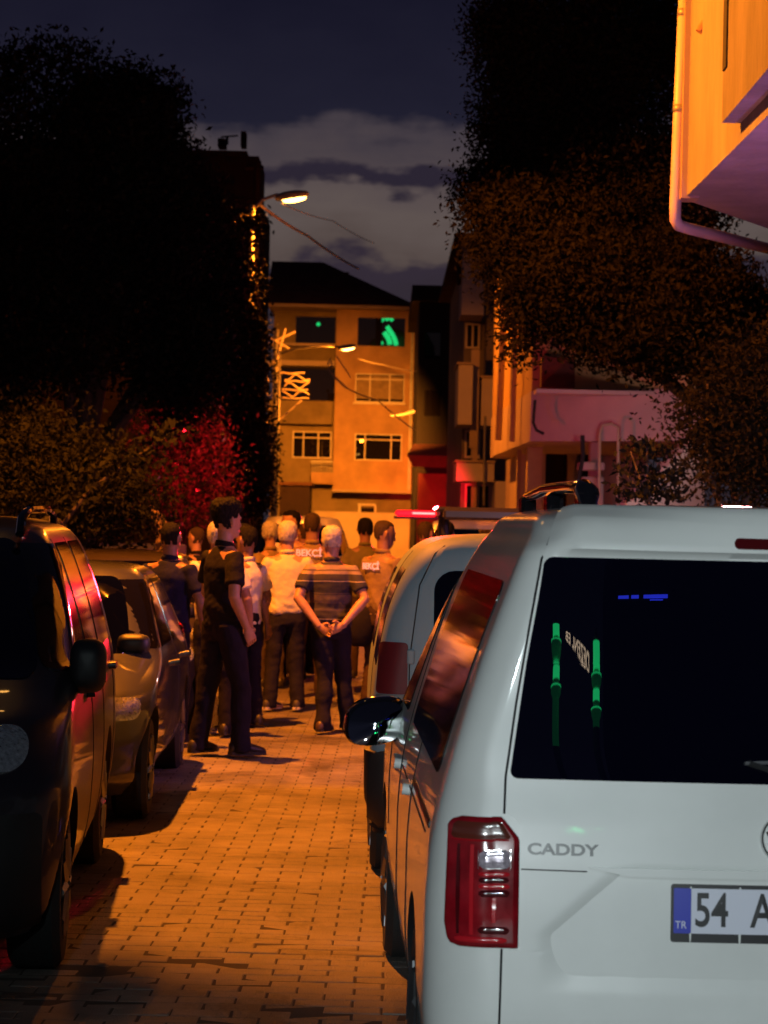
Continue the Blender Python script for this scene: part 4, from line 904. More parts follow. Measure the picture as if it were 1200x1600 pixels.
# ---- cars on the left, seen from the front -------------------------------------------------
def left_car(nm, label, cat, rows, paint, cx, d, yaw, glass_z, wheels, mirror, lamps, win, wdef=.86, rail=False, plate=True, mirror_mat='black_plastic', cladding=None):
    S = Shell(rows); t = thing(nm, label, cat)
    b = obj('body', S.body(zlist(rows, 4)), M[paint], t); cut_arches(b, wheels[0], wheels[1] + .055, wheels[1], max(r[1] for r in rows), M['black_plastic'])
    for y in wheels[0]:
        for x in (-wdef + .015, wdef - .015): wheel(t, x, y, wheels[1])
    z0, z1 = glass_z; f = lambda z, k: S.at(z)[0] - S.at(z)[4] * k
    q = S.patch('front', z0, z1, [(z, -f(z, .45)) for z in np.linspace(z0, z1, 8)], [(z, f(z, .45)) for z in np.linspace(z0, z1, 8)], .004, .012, .05, nz=20, nu=24); vobj('windscreen', q, M['glass'], t, 60)
    q = S.patch('rear', z0 + .03, z1 - .03, -.5, .5, .004, .012, .05, nz=10, nu=14); vobj('rear_window', q, M['glass'], t, 60)
    for face in ('left', 'right'):
        sg = 1 if face == 'right' else -1
        for (a0, a1, b0, b1) in win:   # y at bottom/top of rear edge and of front edge
            q = S.patch(face, z0 + .02, z1 - .02, [(z0, a0), (z1, a1)], [(z0, b0), (z1, b1)], .004, .012, .03, nz=14, nu=10); vobj('side_window', q, M['side_glass'], t, 60)
            vobj('panel_line', S.ribbon(face, [(a0 - .04, .32), (a0 - .04, z0), (a1 - .04, z1)], .009), M['seam'], t)
            q = S.patch(face, z0 - .13, z0 - .095, a0 + .08, a0 + .26, .035, .04, .014, nz=5, nu=6); vobj('door_handle', q, M[paint], t)
        my, mz, mw, mh = mirror; mr = MB(); xs = S.side(my, mz) + .10
        rs = []
        for dy, k_ in ((-.07, .5), (-.055, .85), (-.02, 1), (.03, .97), (.065, .75), (.08, .45)):
            rs.append([(sg * (xs + mw/2 * k_ * math.copysign(abs(math.cos(2*PI*k/20))**.6, math.cos(2*PI*k/20))), my + dy, mz + mh/2 * k_ * math.copysign(abs(math.sin(2*PI*k/20))**.6, math.sin(2*PI*k/20))) for k in range(20)])
        mr.rings(rs); mo = vobj('wing_mirror', mr, M[mirror_mat], t, 60)
        am = MB(); xa = S.side(my, mz - .05); am.box(min(sg*(xa-.05), sg*(xs)), max(sg*(xa-.05), sg*xs), my - .03, my + .03, mz - mh/2 + .0, mz - mh/2 + .05, .008); vobj('mirror_arm', am, M['black_plastic'], mo)
        for (ln, x0, x1, za, zb_, mm, rc) in lamps:
            u0, u1 = (x0, x1) if sg > 0 else (-x1, -x0)
            q = S.patch('front', za, zb_, u0, u1, .010, .03, rc, nz=12, nu=12); vobj(ln, q, M[mm], t, 60)
        q = S.patch('rear', .75, 1.0, (.62 if sg > 0 else -.8), (.8 if sg > 0 else -.62), .008, .02, .03, nz=6, nu=8); vobj('tail_lamp', q, M['red_lens'], t, 60)
        if rail:
            r_ = MB(); zr = rail; r_.tube([(sg * .57, a, b) for a, b in ((.55, zr-.03), (.62, zr + .05), (1.0, zr + .075), (2.0, zr + .07), (2.35, zr + .03), (2.42, zr-.04))], .02, 8); vobj('roof_rail', r_, M['black_gloss'], t)
    zc = .45
    q = S.patch('front', zc - .13, zc + .04, -.5, .5, .008, .02, .03, nz=6, nu=20); vobj('air_intake', q, M['black_plastic'], t)
    q = S.patch('front', .66, .76, -.38, .38, .008, .02, .03, nz=6, nu=20); vobj('grille', q, M['black_plastic'], t)
    if cladding:
        za, zb_ = cladding
        q = S.patch('front', za, zb_, -.80, .80, .012, .03, .03, nz=8, nu=30); vobj('bumper', q, M['black_plastic'], t)
    for zz_ in ():
        pass
    vobj('panel_line', S.ribbon('front', [(-.60, z0 - .06), (.60, z0 - .06)], .008), M['seam'], t)
    place(t, cx, d, yaw); return t, S
LV = [(.20, .78, .10, .14, 4.12, .40, .02, .10), (.30, .85, .02, .16, 4.22, .42, .03, .16), (.50, .885, .0, .17, 4.25, .42, .035, .2), (.70, .893, .004, .16, 4.22, .40, .035, .22),
      (.85, .888, .012, .155, 4.10, .38, .035, .22), (.97, .878, .02, .15, 3.90, .36, .035, .2), (1.06, .868, .030, .15, 3.55, .34, .04, .16), (1.14, .850, .045, .15, 3.30, .30, .045, .13), (1.30, .810, .08, .15, 3.08, .28, .05, .13),
      (1.48, .750, .11, .155, 2.82, .28, .055, .13), (1.60, .700, .13, .16, 2.60, .28, .06, .12), (1.67, .645, .17, .17, 2.42, .28, .07, .12), (1.70, .59, .22, .18, 2.25, .26, .075, .12), (1.725, .48, .36, .2, 2.0, .25, .06, .1), (1.74, .2, .7, .12, 1.6, .1, .02, .02)]
lv, LVS = left_car('parked_van', 'dark van in the left foreground facing the camera with round headlamp', 'van', LV, 'dark_paint', -2.30, 12.0, PI + .07, (1.10, 1.64), ((.8, 3.4), .32),
    (3.02, 1.14, .15, .22), [('headlamp', .565, .74, .80, .955, 'clear_lens', .075), ('fog_lamp', .56, .64, .50, .58, 'clear_lens', .039)], [(.45, .55, 1.3, 1.25), (1.4, 1.35, 2.15, 2.05), (2.25, 2.15, 3.15, 2.5)], .88, rail=1.70, cladding=(.24, .66))
LC = [(.18, .74, .12, .2, 4.0, .40, .05, .10), (.28, .81, .03, .25, 4.12, .45, .08, .16), (.45, .84, .0, .3, 4.15, .5, .1, .2), (.60, .85, .0, .3, 4.12, .5, .1, .2), (.72, .848, .02, .3, 4.02, .5, .1, .2), (.80, .84, .04, .3, 3.75, .5, .1, .2),
      (.87, .825, .06, .3, 3.30, .45, .1, .16), (.93, .80, .08, .3, 2.98, .36, .1, .14), (1.05, .755, .14, .3, 2.72, .33, .1, .13), (1.22, .69, .26, .3, 2.40, .3, .1, .12), (1.34, .63, .38, .3, 2.15, .3, .1, .12), (1.40, .56, .5, .28, 1.98, .28, .1, .12), (1.435, .42, .7, .25, 1.75, .25, .08, .1), (1.45, .15, 1.0, .1, 1.4, .1, .02, .02)]
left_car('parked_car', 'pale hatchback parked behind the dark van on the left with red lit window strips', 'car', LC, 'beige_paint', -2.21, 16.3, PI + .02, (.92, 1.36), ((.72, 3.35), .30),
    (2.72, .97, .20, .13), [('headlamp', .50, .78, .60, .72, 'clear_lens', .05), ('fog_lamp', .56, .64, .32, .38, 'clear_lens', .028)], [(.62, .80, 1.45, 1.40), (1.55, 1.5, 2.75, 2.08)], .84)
left_car('parked_car', 'dark brown car third in the left row beside the man in navy', 'car', LC, 'brown_paint', -2.38, 21.4, PI + .03, (.92, 1.36), ((.72, 3.35), .30),
    (2.72, .97, .20, .13), [('headlamp', .50, .78, .60, .72, 'clear_lens', .05)], [(.62, .80, 1.45, 1.40), (1.55, 1.5, 2.75, 2.08)], .84)

# ---- police van and other vehicles behind the crowd -----------------------------------------
pol, PS = left_car('police_van', 'white van with lit red roof light bar behind the officers', 'van', VAN_F := [(r[0], r[1] * 1.0, r[2], r[3], r[4], r[5], r[6], r[7]) for r in VAN], 'car_white', 1.45, 37.3, PI - .03, (1.16, 1.66), ((.86, 3.54), .32),
    (2.95, 1.1, .17, .24), [('headlamp', .56, .82, .78, .94, 'clear_lens', .05)], [(.5, .55, 1.3, 1.25), (1.4, 1.35, 2.15, 2.05), (2.25, 2.15, 3.0, 2.3)], .88)
LBx = POLICE.x
lbar = thing('light_bar', 'red glowing emergency light bar on the roof of the white police van', 'light bar', (LBx + .25, 33.9, 1.80)); 
mb = MB(); mb.box(-.62, .62, -.14, .14, .0, .035, .01); obj('base', mb, M['black_plastic'], lbar)
mb = MB(); mb.box(-.60, .02, -.13, .13, .037, .13, .03); obj('red_dome', mb, mat('red_light_dome', (.9, .02, .03), .2, emit=(1, .008, .02), estr=1.6), lbar)
mb = MB(); mb.box(-.34, .0, -.155, -.128, .075, .10, .006); obj('flash_strip', mb, mat('red_flash', (1, .4, .4), .2, emit=(1, .12, .10), estr=6), lbar)
mb = MB(); mb.box(.03, .60, -.13, .13, .037, .13, .03); obj('clear_dome', mb, mat('unlit_light_dome', (.04, .02, .03), .15, 0, 1), lbar)
# white minibus lit red behind the crowd
amb, AS = left_car('minibus', 'light roofed vehicle with red lit rounded roof behind the heads of the crowd', 'minibus', VAN_F, 'car_white', -1.42, 40.0, PI + .02, (1.16, 1.66), ((.86, 3.54), .32),
    (2.95, 1.1, .17, .24), [('headlamp', .56, .82, .78, .94, 'clear_lens', .05)], [(.5, .55, 1.3, 1.25), (2.25, 2.15, 3.0, 2.3)], .88)
# dark car with raised tailgate beyond the panel van
HB = [(r[0], r[1], r[2], r[3], r[4], r[5], r[6], r[7]) for r in LC]
H_ = Shell(HB); hb = thing('parked_hatchback', 'dark hatchback with raised tailgate beyond the grey blue van', 'car')
b = obj('body', H_.body(zlist(HB, 4)), M['dark_paint'], hb); cut_arches(b, (.72, 3.35), .355, .30, .85, M['black_plastic'])
for y in (.72, 3.35):
    for x in (-.825, .825): wheel(hb, x, y, .30)
for face in ('left', 'right'):
    q = H_.patch(face, .94, 1.34, [(.94, .62), (1.34, .8)], [(.94, 2.75), (1.34, 2.08)], .004, .012, .03, nz=14, nu=14); vobj('side_window', q, M['side_glass'], hb)
q = H_.patch('rear', .78, 1.34, -.6, .6, .004, .012, .05, nz=10, nu=14); vobj('boot_opening', q, M['seam'], hb)
mb = MB(); mb.box(-.62, .62, -.62, .42, 1.845, 1.885, .018); mb.box(-.56, .56, -.75, -.60, 1.78, 1.87, .02); tgd = obj('raised_tailgate', mb, M['dark_paint'], hb)
mb = MB(); mb.box(-.48, .48, -.50, .20, 1.80, 1.843, .01); obj('tailgate_window', mb, M['glass'], tgd); 
mb = MB()
for sg in (-1, 1): mb.tube([(sg * .55, .45, 1.38), (sg * .57, .05, 1.80)], .012, 6)
obj('gas_strut', mb, M['black_plastic'], tgd)
mb = MB(); mb.tube([(-.5, .42, 1.36), (-.52, .42, 1.86)], .04); mb.tube([(.5, .42, 1.36), (.52, .42, 1.86)], .04); obj('hinge_arm', mb, M['black_plastic'], tgd)
place(hb, 1.05, 19.2, .0)
# unseen beacons on an added stand beyond the white van colour the walls
SQ = thing('beacon_light', 'blue and red beacon bar low behind the white van roof', 'beacon', (2.7, 14.3, 0))
mb = MB(); mb.tube([(0, 0, 0), (0, 0, 1.30)], .03); obj('stand', mb, M['black_plastic'], SQ)
mb = MB(); mb.box(-.02, .42, -.08, .08, 1.30, 1.40, .02); obj('blue_dome', mb, mat('blue_light_dome', (.02, .02, .9), .2, emit=(.05, .05, 1), estr=5), SQ)
mb = MB(); mb.box(-.48, -.04, -.08, .08, 1.30, 1.40, .02); obj('red_dome', mb, mat('red_light_dome_small', (.9, .02, .05), .2, emit=(1, .03, .06), estr=3), SQ)
# ------------------------------------------------------------------ people
def tj(pts, off): return [tuple(Vector(p) + Vector(off)) for p in pts]
def hand(mb, wr, dir_, palm, curl=.35, s=1.0, side=1):
    """palm and five fingers hanging off a wrist: dir_ = along the hand, palm = palm normal, side = thumb side sign"""
    d = Vector(dir_).normalized(); n = Vector(palm); n = (n - d * n.dot(d)).normalized(); u = d.cross(n).normalized() * side
    wr = Vector(wr); rs = []
    for t_, hw, ht in ((-.02, .024, .020), (.015, .030, .017), (.05, .040, .015), (.085, .041, .013), (.095, .036, .010)):
        c = wr + d * t_ * s; rs.append([tuple(c + u * hw * s * math.cos(2*PI*k/12) + n * ht * s * math.sin(2*PI*k/12)) for k in range(12)])
    mb.rings(rs)
    for i, (off, ln) in enumerate(((-.030, .058), (-.010, .068), (.011, .074), (.031, .067))):
        p = wr + d * .088 * s + u * off * s; a = 0; pts = [p - d * .012 * s]; dd = d.copy()
        pts.append(p)
        for k, f in enumerate((.45, .32, .23)):
            a = curl * (1.0 + .5 * k + .15 * i); q = (dd * math.cos(a) + n * math.sin(a)).normalized(); p = p + q * ln * f * s; pts.append(p); nn = (n * math.cos(a) - dd * math.sin(a)).normalized(); dd, n_ = q, nn
            n = nn if False else n
        mb.tube(pts, [.0088*s, .0090*s, .0084*s, .0078*s, .0060*s], 7)
    p = wr + d * .025 * s + u * .030 * s
    mb.tube([p - u * .012 * s, p, p + (d * .5 + u * .65 + n * .4).normalized() * .034 * s, p + (d * .8 + u * .45 + n * .6).normalized() * .062 * s], [.012*s, .012*s, .0105*s, .008*s], 7)
HEAD = [(-.118, .022, .028, .052), (-.108, .040, .048, .045), (-.085, .055, .068, .030), (-.055, .066, .084, .014), (-.02, .072, .093, .004), (.02, .0755, .0985, -.002), (.055, .0745, .097, -.006), (.085, .066, .086, -.008), (.105, .050, .066, -.008), (.116, .030, .040, -.008), (.121, .010, .013, -.008)]
def headloft(mb, c, yaw, tilt, s=1.0, inflate=0.0, z_from=-1):
    Rm = Matrix.Rotation(yaw, 3, 'Z') @ Matrix.Rotation(tilt, 3, 'X'); rs = []
    for (z, rx, ry, yo) in HEAD:
        if z < z_from: continue
        rs.append([tuple(Vector(c) + Rm @ (Vector(((rx + inflate) * math.cos(2*PI*k/24), yo + (ry + inflate) * math.sin(2*PI*k/24), z + (inflate * .8 if z > .08 else 0))) * s)) for k in range(24)])
    mb.rings(rs)
    return Rm
def person(px, d, H, face, label, shirt, trousers, skin='skin', hair='hair_black', hairstyle='short', build=1.0, arms=None, legs=None, head_yaw=0., head_tilt=0., sleeve='short', shirt_hem=.90, lean=(0, 0), voxel=.012, shoes='shoe', detail=True, extra=None, group=None, feet_z=0., belly=0.0):
    """face = direction the person looks, 0 = away from the camera, positive = turned to the left"""
    rq = random.Random(int(px * 3 + 5))
    if head_yaw == 0. and d > 18.5: head_yaw = rq.uniform(-.7, .7); head_tilt = rq.uniform(-.2, .06)
    p0 = W(px, 1000, d); t = thing('person', label, 'person', (p0.x, d, feet_z), face, group); k = H / 1.75
    lx, ly = lean
    def S(x, y, z): f = max(0, z - .9) / .7; return (x * k + lx * f, y * k + ly * f, z * k)
    arms = arms or {}; legs = legs or {}
    J = {}
    for sd, sg in (('l', -1), ('r', 1)):
        a = arms.get(sd, {}); J['sh' + sd] = S(sg * .166 * (build * .6 + .4), -.005, 1.385)
        J['el' + sd] = S(*a.get('el', (sg * .245 * build, -.03, 1.135))); J['wr' + sd] = S(*a.get('wr', (sg * .255 * build, .05, .885)))
        g = legs.get(sd, {}); J['hip' + sd] = S(sg * .088, 0, .90); J['kn' + sd] = S(*g.get('kn', (sg * .105, .015, .49))); J['an' + sd] = S(*g.get('an', (sg * .12, -.02, .085))); J['toe' + sd] = S(*g.get('toe', (sg * .15, .15, .03)))
    V_ = Vector
    # --- body: torso, neck, head, arms, legs as one skin
    mb = MB()
    T = [(.88, .150, .100), (.98, .142, .095), (1.10, .135, .095), (1.24, .155, .105), (1.36, .165, .100), (1.42, .135, .080), (1.455, .070, .060), (1.50, .053, .056), (1.58, .052, .056)]
    mb.hoops([(*S(0, (0.004 if z < 1.45 else .012), z), rx * build * k, ry * k) for z, rx, ry in T], 20)
    hc = V_(S(0, .022, 1.632)); headloft(mb, hc, head_yaw, head_tilt, k)
    Rh = Matrix.Rotation(head_yaw, 3, 'Z') @ Matrix.Rotation(head_tilt, 3, 'X')
    hp = lambda x, y, z: V_(hc) + Rh @ (V_((x, y, z)) * k)
    mb.tube([hp(0, .088, .012), hp(0, .108, -.018), hp(0, .112, -.032), hp(0, .095, -.04)], [.010*k, .013*k, .015*k, .009*k], 8)   # nose
    mb.tube([hp(-.022, .092, -.068), hp(0, .100, -.066), hp(.022, .092, -.068)], [.007*k, .009*k, .007*k], 8)
    for sg in (-1, 1):
        e = hp(sg * .078, -.002, -.008); mb.tube([hp(sg*.070, .002, -.035), hp(sg*.080, -.004, -.02), hp(sg*.086, -.010, .006), hp(sg*.082, -.008, .025), hp(sg*.074, .0, .02)], [.008*k, .010*k, .012*k, .011*k, .007*k], 8)
        mb.tube([hp(sg*.045, .085, .022), hp(sg*.03, .095, .026), hp(sg*.012, .093, .02)], [.007*k, .009*k, .006*k], 6)
    for sd in 'lr':
        sh, el, wr = V_(J['sh'+sd]), V_(J['el'+sd]), V_(J['wr'+sd])
        mb.tube([sh.lerp(V_(S(0, 0, 1.40)), .35), sh, sh.lerp(el, .4), sh.lerp(el, .8), el, el.lerp(wr, .25), el.lerp(wr, .6), wr, wr + (wr - el).normalized() * .01], [r_ * k * (build*.4+.6) for r_ in (.045, .052, .048, .041, .040, .042, .034, .026, .026)], 12)
        h, kn, an, toe = (V_(J[q + sd]) for q in ('hip', 'kn', 'an', 'toe'))
        mb.tube([h, h.lerp(kn, .4), kn, kn.lerp(an, .35), an], [r_ * k for r_ in (.078, .070, .052, .052, .036)], 12)
        mb.tube([an + V_((0, -.04, -.03)), toe + V_((0, -.03, .01))], [.035 * k, .03 * k], 8)
    me = fused(mb, 'body', M[skin], voxel * .8, 4)
    b = link('body', me, t)
    hm = MB()
    for sd, sg in (('l', -1), ('r', 1)):
        a = arms.get(sd, {}); wr, el = V_(J['wr'+sd]), V_(J['el'+sd])
        hd = V_(a['hand']) if 'hand' in a else (wr - el).normalized(); pl = V_(a['palm']) if 'palm' in a else V_((-sg, .1, 0))
        hand(hm, wr, hd, pl, a.get('curl', .32), k * 1.02, a.get('thumb', sg if True else 1) * (1 if 'thumb' in a else -1) if False else a.get('thumb', 1))
    # hands join the same skin
    n0 = len(b.data.vertices); hme = hm.mesh('h', M[skin], True)
    import bmesh
    bm = bmesh.new(); bm.from_mesh(b.data); bm.from_mesh(hme); bm.to_mesh(b.data); bm.free(); bpy.data.meshes.remove(hme)
    b.data.polygons.foreach_set('use_smooth', [True] * len(b.data.polygons))
    # --- eyes
    if abs(((face + head_yaw + PI) % (2*PI)) - PI) > 1.0:
        for sg in (-1, 1):
            q = MB(); q.ball(hp(sg * .031, .088, .006), .011 * k, .006 * k, .006 * k, 8); obj('eye', q, M['hair_black'], t, smooth=True)
    # --- hair
    hr = MB(); r0 = random.Random(int(px)); rs = []
    infl = {'short': .010, 'crop': .0045, 'curly': .030, 'grey': .012, 'bald': .003}.get(hairstyle, .01)
    rows_ = [h for h in HEAD if h[0] >= -.056]
    N_ = 32; vs = []
    for i, (z, rx, ry, yo) in enumerate(rows_):
        for j in range(N_):
            a = 2*PI*j/N_; top = max(0, (z - .01) / .11); f = infl * (1 if hairstyle != 'curly' else (.12 + 1.15 * top)) * r0.uniform(.8, 1.25)
            vs.append(V_(hc) + Rh @ (V_(((rx + f) * math.cos(a), yo + (ry + f) * math.sin(a), z + f * top)) * k))
    fs = []
    for i in range(len(rows_) - 1):
        zm = (rows_[i][0] + rows_[i+1][0]) / 2
        for j in range(N_):
            a = 2*PI*(j + .5)/N_; y_ = math.sin(a)
            lim = .35 if zm > .06 else (-.12 if zm > .0 else -.35)
            if zm < -.03 and r0.random() < .3: continue
            if zm > .088 or y_ < lim + r0.uniform(-.14, .14) + (.5 if hairstyle in ('curly',) and zm > .03 else 0):
                if hairstyle == 'bald' and zm > .07: continue
                A_ = i*N_ + j; B_ = i*N_ + (j+1) % N_; fs.append((A_, B_, B_ + N_, A_ + N_))
    if hairstyle != 'bald': vs.append(V_(hc) + Rh @ (V_((0, -.008, .124 + infl)) * k)); m_ = (len(rows_)-1)*N_; fs += [(m_+j, m_+(j+1) % N_, len(vs)-1) for j in range(N_)]
    hr.add(vs, fs); ho = obj('hair', hr, M[hair], t, smooth=True)
    so = ho.modifiers.new('s', 'SOLIDIFY'); so.thickness = .012; so.offset = -1
    ss = ho.modifiers.new('ss', 'SUBSURF'); ss.levels = 2; ss.render_levels = 2
    tx = bpy.data.textures.get('hairtex') or bpy.data.textures.new('hairtex', 'CLOUDS'); tx.noise_scale = .014
    dp = ho.modifiers.new('d', 'DISPLACE'); dp.texture = tx; dp.strength = .026 if hairstyle == 'curly' else (.016 if hairstyle in ('grey', 'short') else .006); dp.mid_level = .4
    # --- shirt
    mb = MB(); hem = shirt_hem; g_ = .014 * k
    T2 = [(hem, .160, .112 + belly*.6), (.98, .158, .114 + belly), (1.10, .155, .114 + belly*.9), (1.24, .166, .122 + belly*.3), (1.32, .172, .120), (1.375, .150, .104), (1.415, .112, .084), (1.455, .070, .068)]
    T2 = [q for q in T2 if q[0] >= hem]
    mb.hoops([(*S(0, belly * .4 if z < 1.2 else .004, z), rx * build * k, ry * k) for z, rx, ry in T2], 24)
    for sd, sg in (('l', -1), ('r', 1)):
        sh, el, wr = V_(J['sh'+sd]), V_(J['el'+sd]), V_(J['wr'+sd])
        c0 = V_(S(sg * .10, 0, 1.372))
        if sleeve == 'short': mb.tube([c0, sh + V_((0, 0, -.005)), sh.lerp(el, .35), sh.lerp(el, .72)], [r_*k for r_ in (.056, .064, .068, .070)], 14)
        else: mb.tube([c0, sh + V_((0, 0, -.005)), sh.lerp(el, .4), el, el.lerp(wr, .5), el.lerp(wr, .95)], [r_*k for r_ in (.056, .064, .060, .054, .048, .042)], 14)
    sm = fused(mb, 'shirt', M[shirt], voxel, 5)
    # cloth folds: push the surface with a few travelling waves
    r1 = np.random.default_rng(int(px * 7)); n = len(sm.vertices); co = np.zeros(n * 3); no = np.zeros(n * 3); sm.vertices.foreach_get('co', co); co = co.reshape(-1, 3)
    try: sm.vertices.foreach_get('normal', no)
    except Exception: pass
    no = no.reshape(-1, 3); dsp = np.zeros(n)
    for q in range(9):
        dr = r1.normal(size=3); dr[2] *= 1.6; dr /= np.linalg.norm(dr); fr = r1.uniform(14, 46); dsp += np.sin(co @ dr * fr + r1.uniform(0, 6) + 1.5 * np.sin(co @ r1.normal(size=3) * 7)) ** 3 * r1.uniform(.0016, .0045)
    lowf = np.clip((1.30 * k - co[:, 2]) / (.30 * k), .35, 1.2); co += no * (dsp * lowf)[:, None]; sm.vertices.foreach_set('co', co.ravel()); sm.update()
    so_ = link('shirt', sm, t)
    cl = MB(); rs = []
    for (z, rr5) in ((1.452, .070), (1.475, .071), (1.490, .066)): rs.append([tuple(V_(S(rr5 * math.cos(2*PI*j/20), .010 + rr5 * .98 * math.sin(2*PI*j/20), z + .012 * -math.sin(2*PI*j/20)))) for j in range(20)])
    cl.rings(rs, cap=False)
    co_ = obj('collar', cl, M[shirt], so_, smooth=True); sd_ = co_.modifiers.new('s', 'SOLIDIFY'); sd_.thickness = .008
    # --- trousers
    mb = MB(); mb.hoops([(*S(0, 0, z), rx * build * k, ry * k) for z, rx, ry in ((.80, .130, .100), (.86, .156, .112), (.93, .157, .108), (1.0, .147, .102), (1.03, .142, .098))], 24)
    for sd, sg in (('l', -1), ('r', 1)):
        h, kn, an = (V_(J[q + sd]) for q in ('hip', 'kn', 'an'))
        mb.tube([h + V_((0, 0, .03)), h.lerp(kn, .3), kn, kn.lerp(an, .5), an + V_((0, 0, .02)), an + V_((0, .01, -.045))], [r_*k for r_ in (.094, .092, .074, .070, .070, .074)], 14)
    tm = fused(mb, 'trousers', M[trousers], voxel, 5); n = len(tm.vertices); co = np.zeros(n*3); no = np.zeros(n*3); tm.vertices.foreach_get('co', co); tm.vertices.foreach_get('normal', no); co = co.reshape(-1, 3); no = no.reshape(-1, 3); dsp = np.zeros(n)
    for q in range(8):
        dr = r1.normal(size=3); dr[2] *= 2; dr /= np.linalg.norm(dr); dsp += np.sin(co @ dr * r1.uniform(14, 40) + r1.uniform(0, 6)) ** 3 * r1.uniform(.001, .003)
    co += no * dsp[:, None]; tm.vertices.foreach_set('co', co.ravel()); tm.update(); link('trousers', tm, t)
    # --- shoes
    for sd in 'lr':
        an, toe = V_(J['an'+sd]), V_(J['toe'+sd]); dr = (toe - an); dr.z = 0; dr.normalize(); u = V_((dr.y, -dr.x, 0)); zb = min(an.z, .085 * k) - .085 * k; rs = []
        for (f, hw, zt) in ((-.085, .012, .05), (-.075, .034, .085), (-.03, .040, .105), (.02, .040, .10), (.08, .046, .075), (.13, .046, .058), (.17, .032, .045), (.185, .012, .03)):
            c = an + dr * f * k; rs.append([tuple(V_((c.x, c.y, zb + .032 + (zt * k - .012) / 2)) + u * hw * k * math.cos(2*PI*j/14) + V_((0, 0, (zt * k) / 2 * math.sin(2*PI*j/14) ))) for j in range(14)])
        q = MB(); q.rings(rs); so1 = obj('shoe', q, M[shoes], t, smooth=True)
        q = MB(); pts = [];
        for (f, hw) in ((-.085, .02), (-.07, .036), (.02, .040), (.09, .048), (.14, .046), (.18, .03)): c = an + dr * f * k; pts.append((c, hw * k))
        outl = [tuple((c + u * hw)[:2]) for c, hw in pts] + [tuple((c - u * hw)[:2]) for c, hw in pts[::-1]]
        q.__init__(); q.prism(outl, max(.024, zb + .024), zb + .046); obj('sole', q, M['sole' if shoes == 'shoe_white' else 'shoe'], so1)
    return t, J, k
GZ = .012
M['shoe_white'] = mat('dark_sneaker', (.03, .025, .03), .6)
# striped polo: bands by height
def stripes():
    m = mat('striped_polo', (.03, .03, .05), .85, bump=1.2, bscale=12); t = m.node_tree; c = N(t, 'ShaderNodeTexCoord'); s_ = N(t, 'ShaderNodeSeparateXYZ'); L(t, c.outputs['Object'], s_.inputs[0])
    nn = N(t, 'ShaderNodeTexNoise', Scale=6.0); L(t, c.outputs['Object'], nn.inputs['Vector'])
    z = math_(t, 'ADD', s_.outputs['Z'], math_(t, 'MULTIPLY', math_(t, 'SUBTRACT', nn.outputs[0], .5), .02)); z = math_(t, 'MULTIPLY', math_(t, 'SUBTRACT', z, .8), 1.25)
    r_ = N(t, 'ShaderNodeValToRGB'); L(t, z, r_.inputs[0]); f = lambda h: (h - .8) * 1.25
    dk, nv, tn, lt, gy = (.026, .022, .032), (.012, .012, .030), (.24, .18, .14), (.34, .28, .24), (.065, .050, .055)
    ramp(r_, [(0, dk), (f(.93), lt), (f(.937), dk), (f(1.0), gy), (f(1.02), dk), (f(1.06), gy), (f(1.13), dk), (f(1.138), gy), (f(1.145), nv), (f(1.235), lt), (f(1.243), dk), (f(1.30), tn), (f(1.325), gy), (f(1.335), tn), (f(1.375), dk)], 'CONSTANT')
    L(t, r_.outputs[0], t.nodes['Principled BSDF'].inputs['Base Color']); return m
M['striped'] = stripes()
def sleeve_band(): pass
# young man in black, turned to the right
person(346, 16.3, 1.84, -.95, 'young man in black t-shirt with high curly dark hair standing nearest in the crowd', 'blk_tee', 'dark_trouser', 'skin', 'hair_black', 'curly', 1.02,
       arms={'r': {'el': (.25, -.06, 1.12), 'wr': (.215, .07, .90)}, 'l': {'el': (-.25, .02, 1.13), 'wr': (-.17, .16, .95)}},
       legs={'l': {'kn': (-.11, -.03, .50), 'an': (-.13, -.09, .085), 'toe': (-.18, .1, .03)}, 'r': {'kn': (.11, .10, .50), 'an': (.12, .10, .085), 'toe': (.16, .28, .03)}}, head_yaw=.05, feet_z=GZ, voxel=.011)
# white shirt, mostly hidden behind him
person(336, 17.8, 1.70, -.2, 'fair haired person in white shirt mostly hidden behind the young man in black', 'white_cloth', 'dark_trouser', 'skin', 'hair_grey', 'short', 1.1, feet_z=GZ)
# dark clothed man right of him
person(374, 18.9, 1.68, -.5, 'man in dark clothes with dark hair between the young man and the yellow shirt', 'blk_tee', 'dark_trouser', 'skin_dark', 'hair_black', 'short', 1.0, feet_z=GZ)
# white sleeve, lavender and red
t5, J5, k5 = person(385, 18.6, 1.66, .9, 'man in white short sleeves with lavender and red cloth hanging at his side', 'white_cloth', 'dark_trouser', 'skin_dark', 'hair_black', 'short', .9,
       arms={'r': {'el': (.25, -.02, 1.14), 'wr': (.28, .10, .92)}, 'l': {'el': (-.24, .0, 1.13), 'wr': (-.2, .12, .93)}}, feet_z=GZ)
mb = MB(); rs = []
for z, hw in ((1.14, .05), (1.08, .08), (1.0, .085), (.92, .09)): rs.append([(.19 + hw * math.cos(2*PI*j/16), .10 + .035 * math.sin(2*PI*j/16), z) for j in range(16)])
mb.rings(rs); obj('lavender_cloth', mb, M['lavender'], t5, smooth=True)
mb = MB(); mb.hoops([(.19, .10, z, hw, .04) for z, hw in ((.918, .092), (.85, .088), (.80, .075), (.79, .04))], 16); obj('red_cloth', mb, M['red_cloth'], t5, smooth=True)
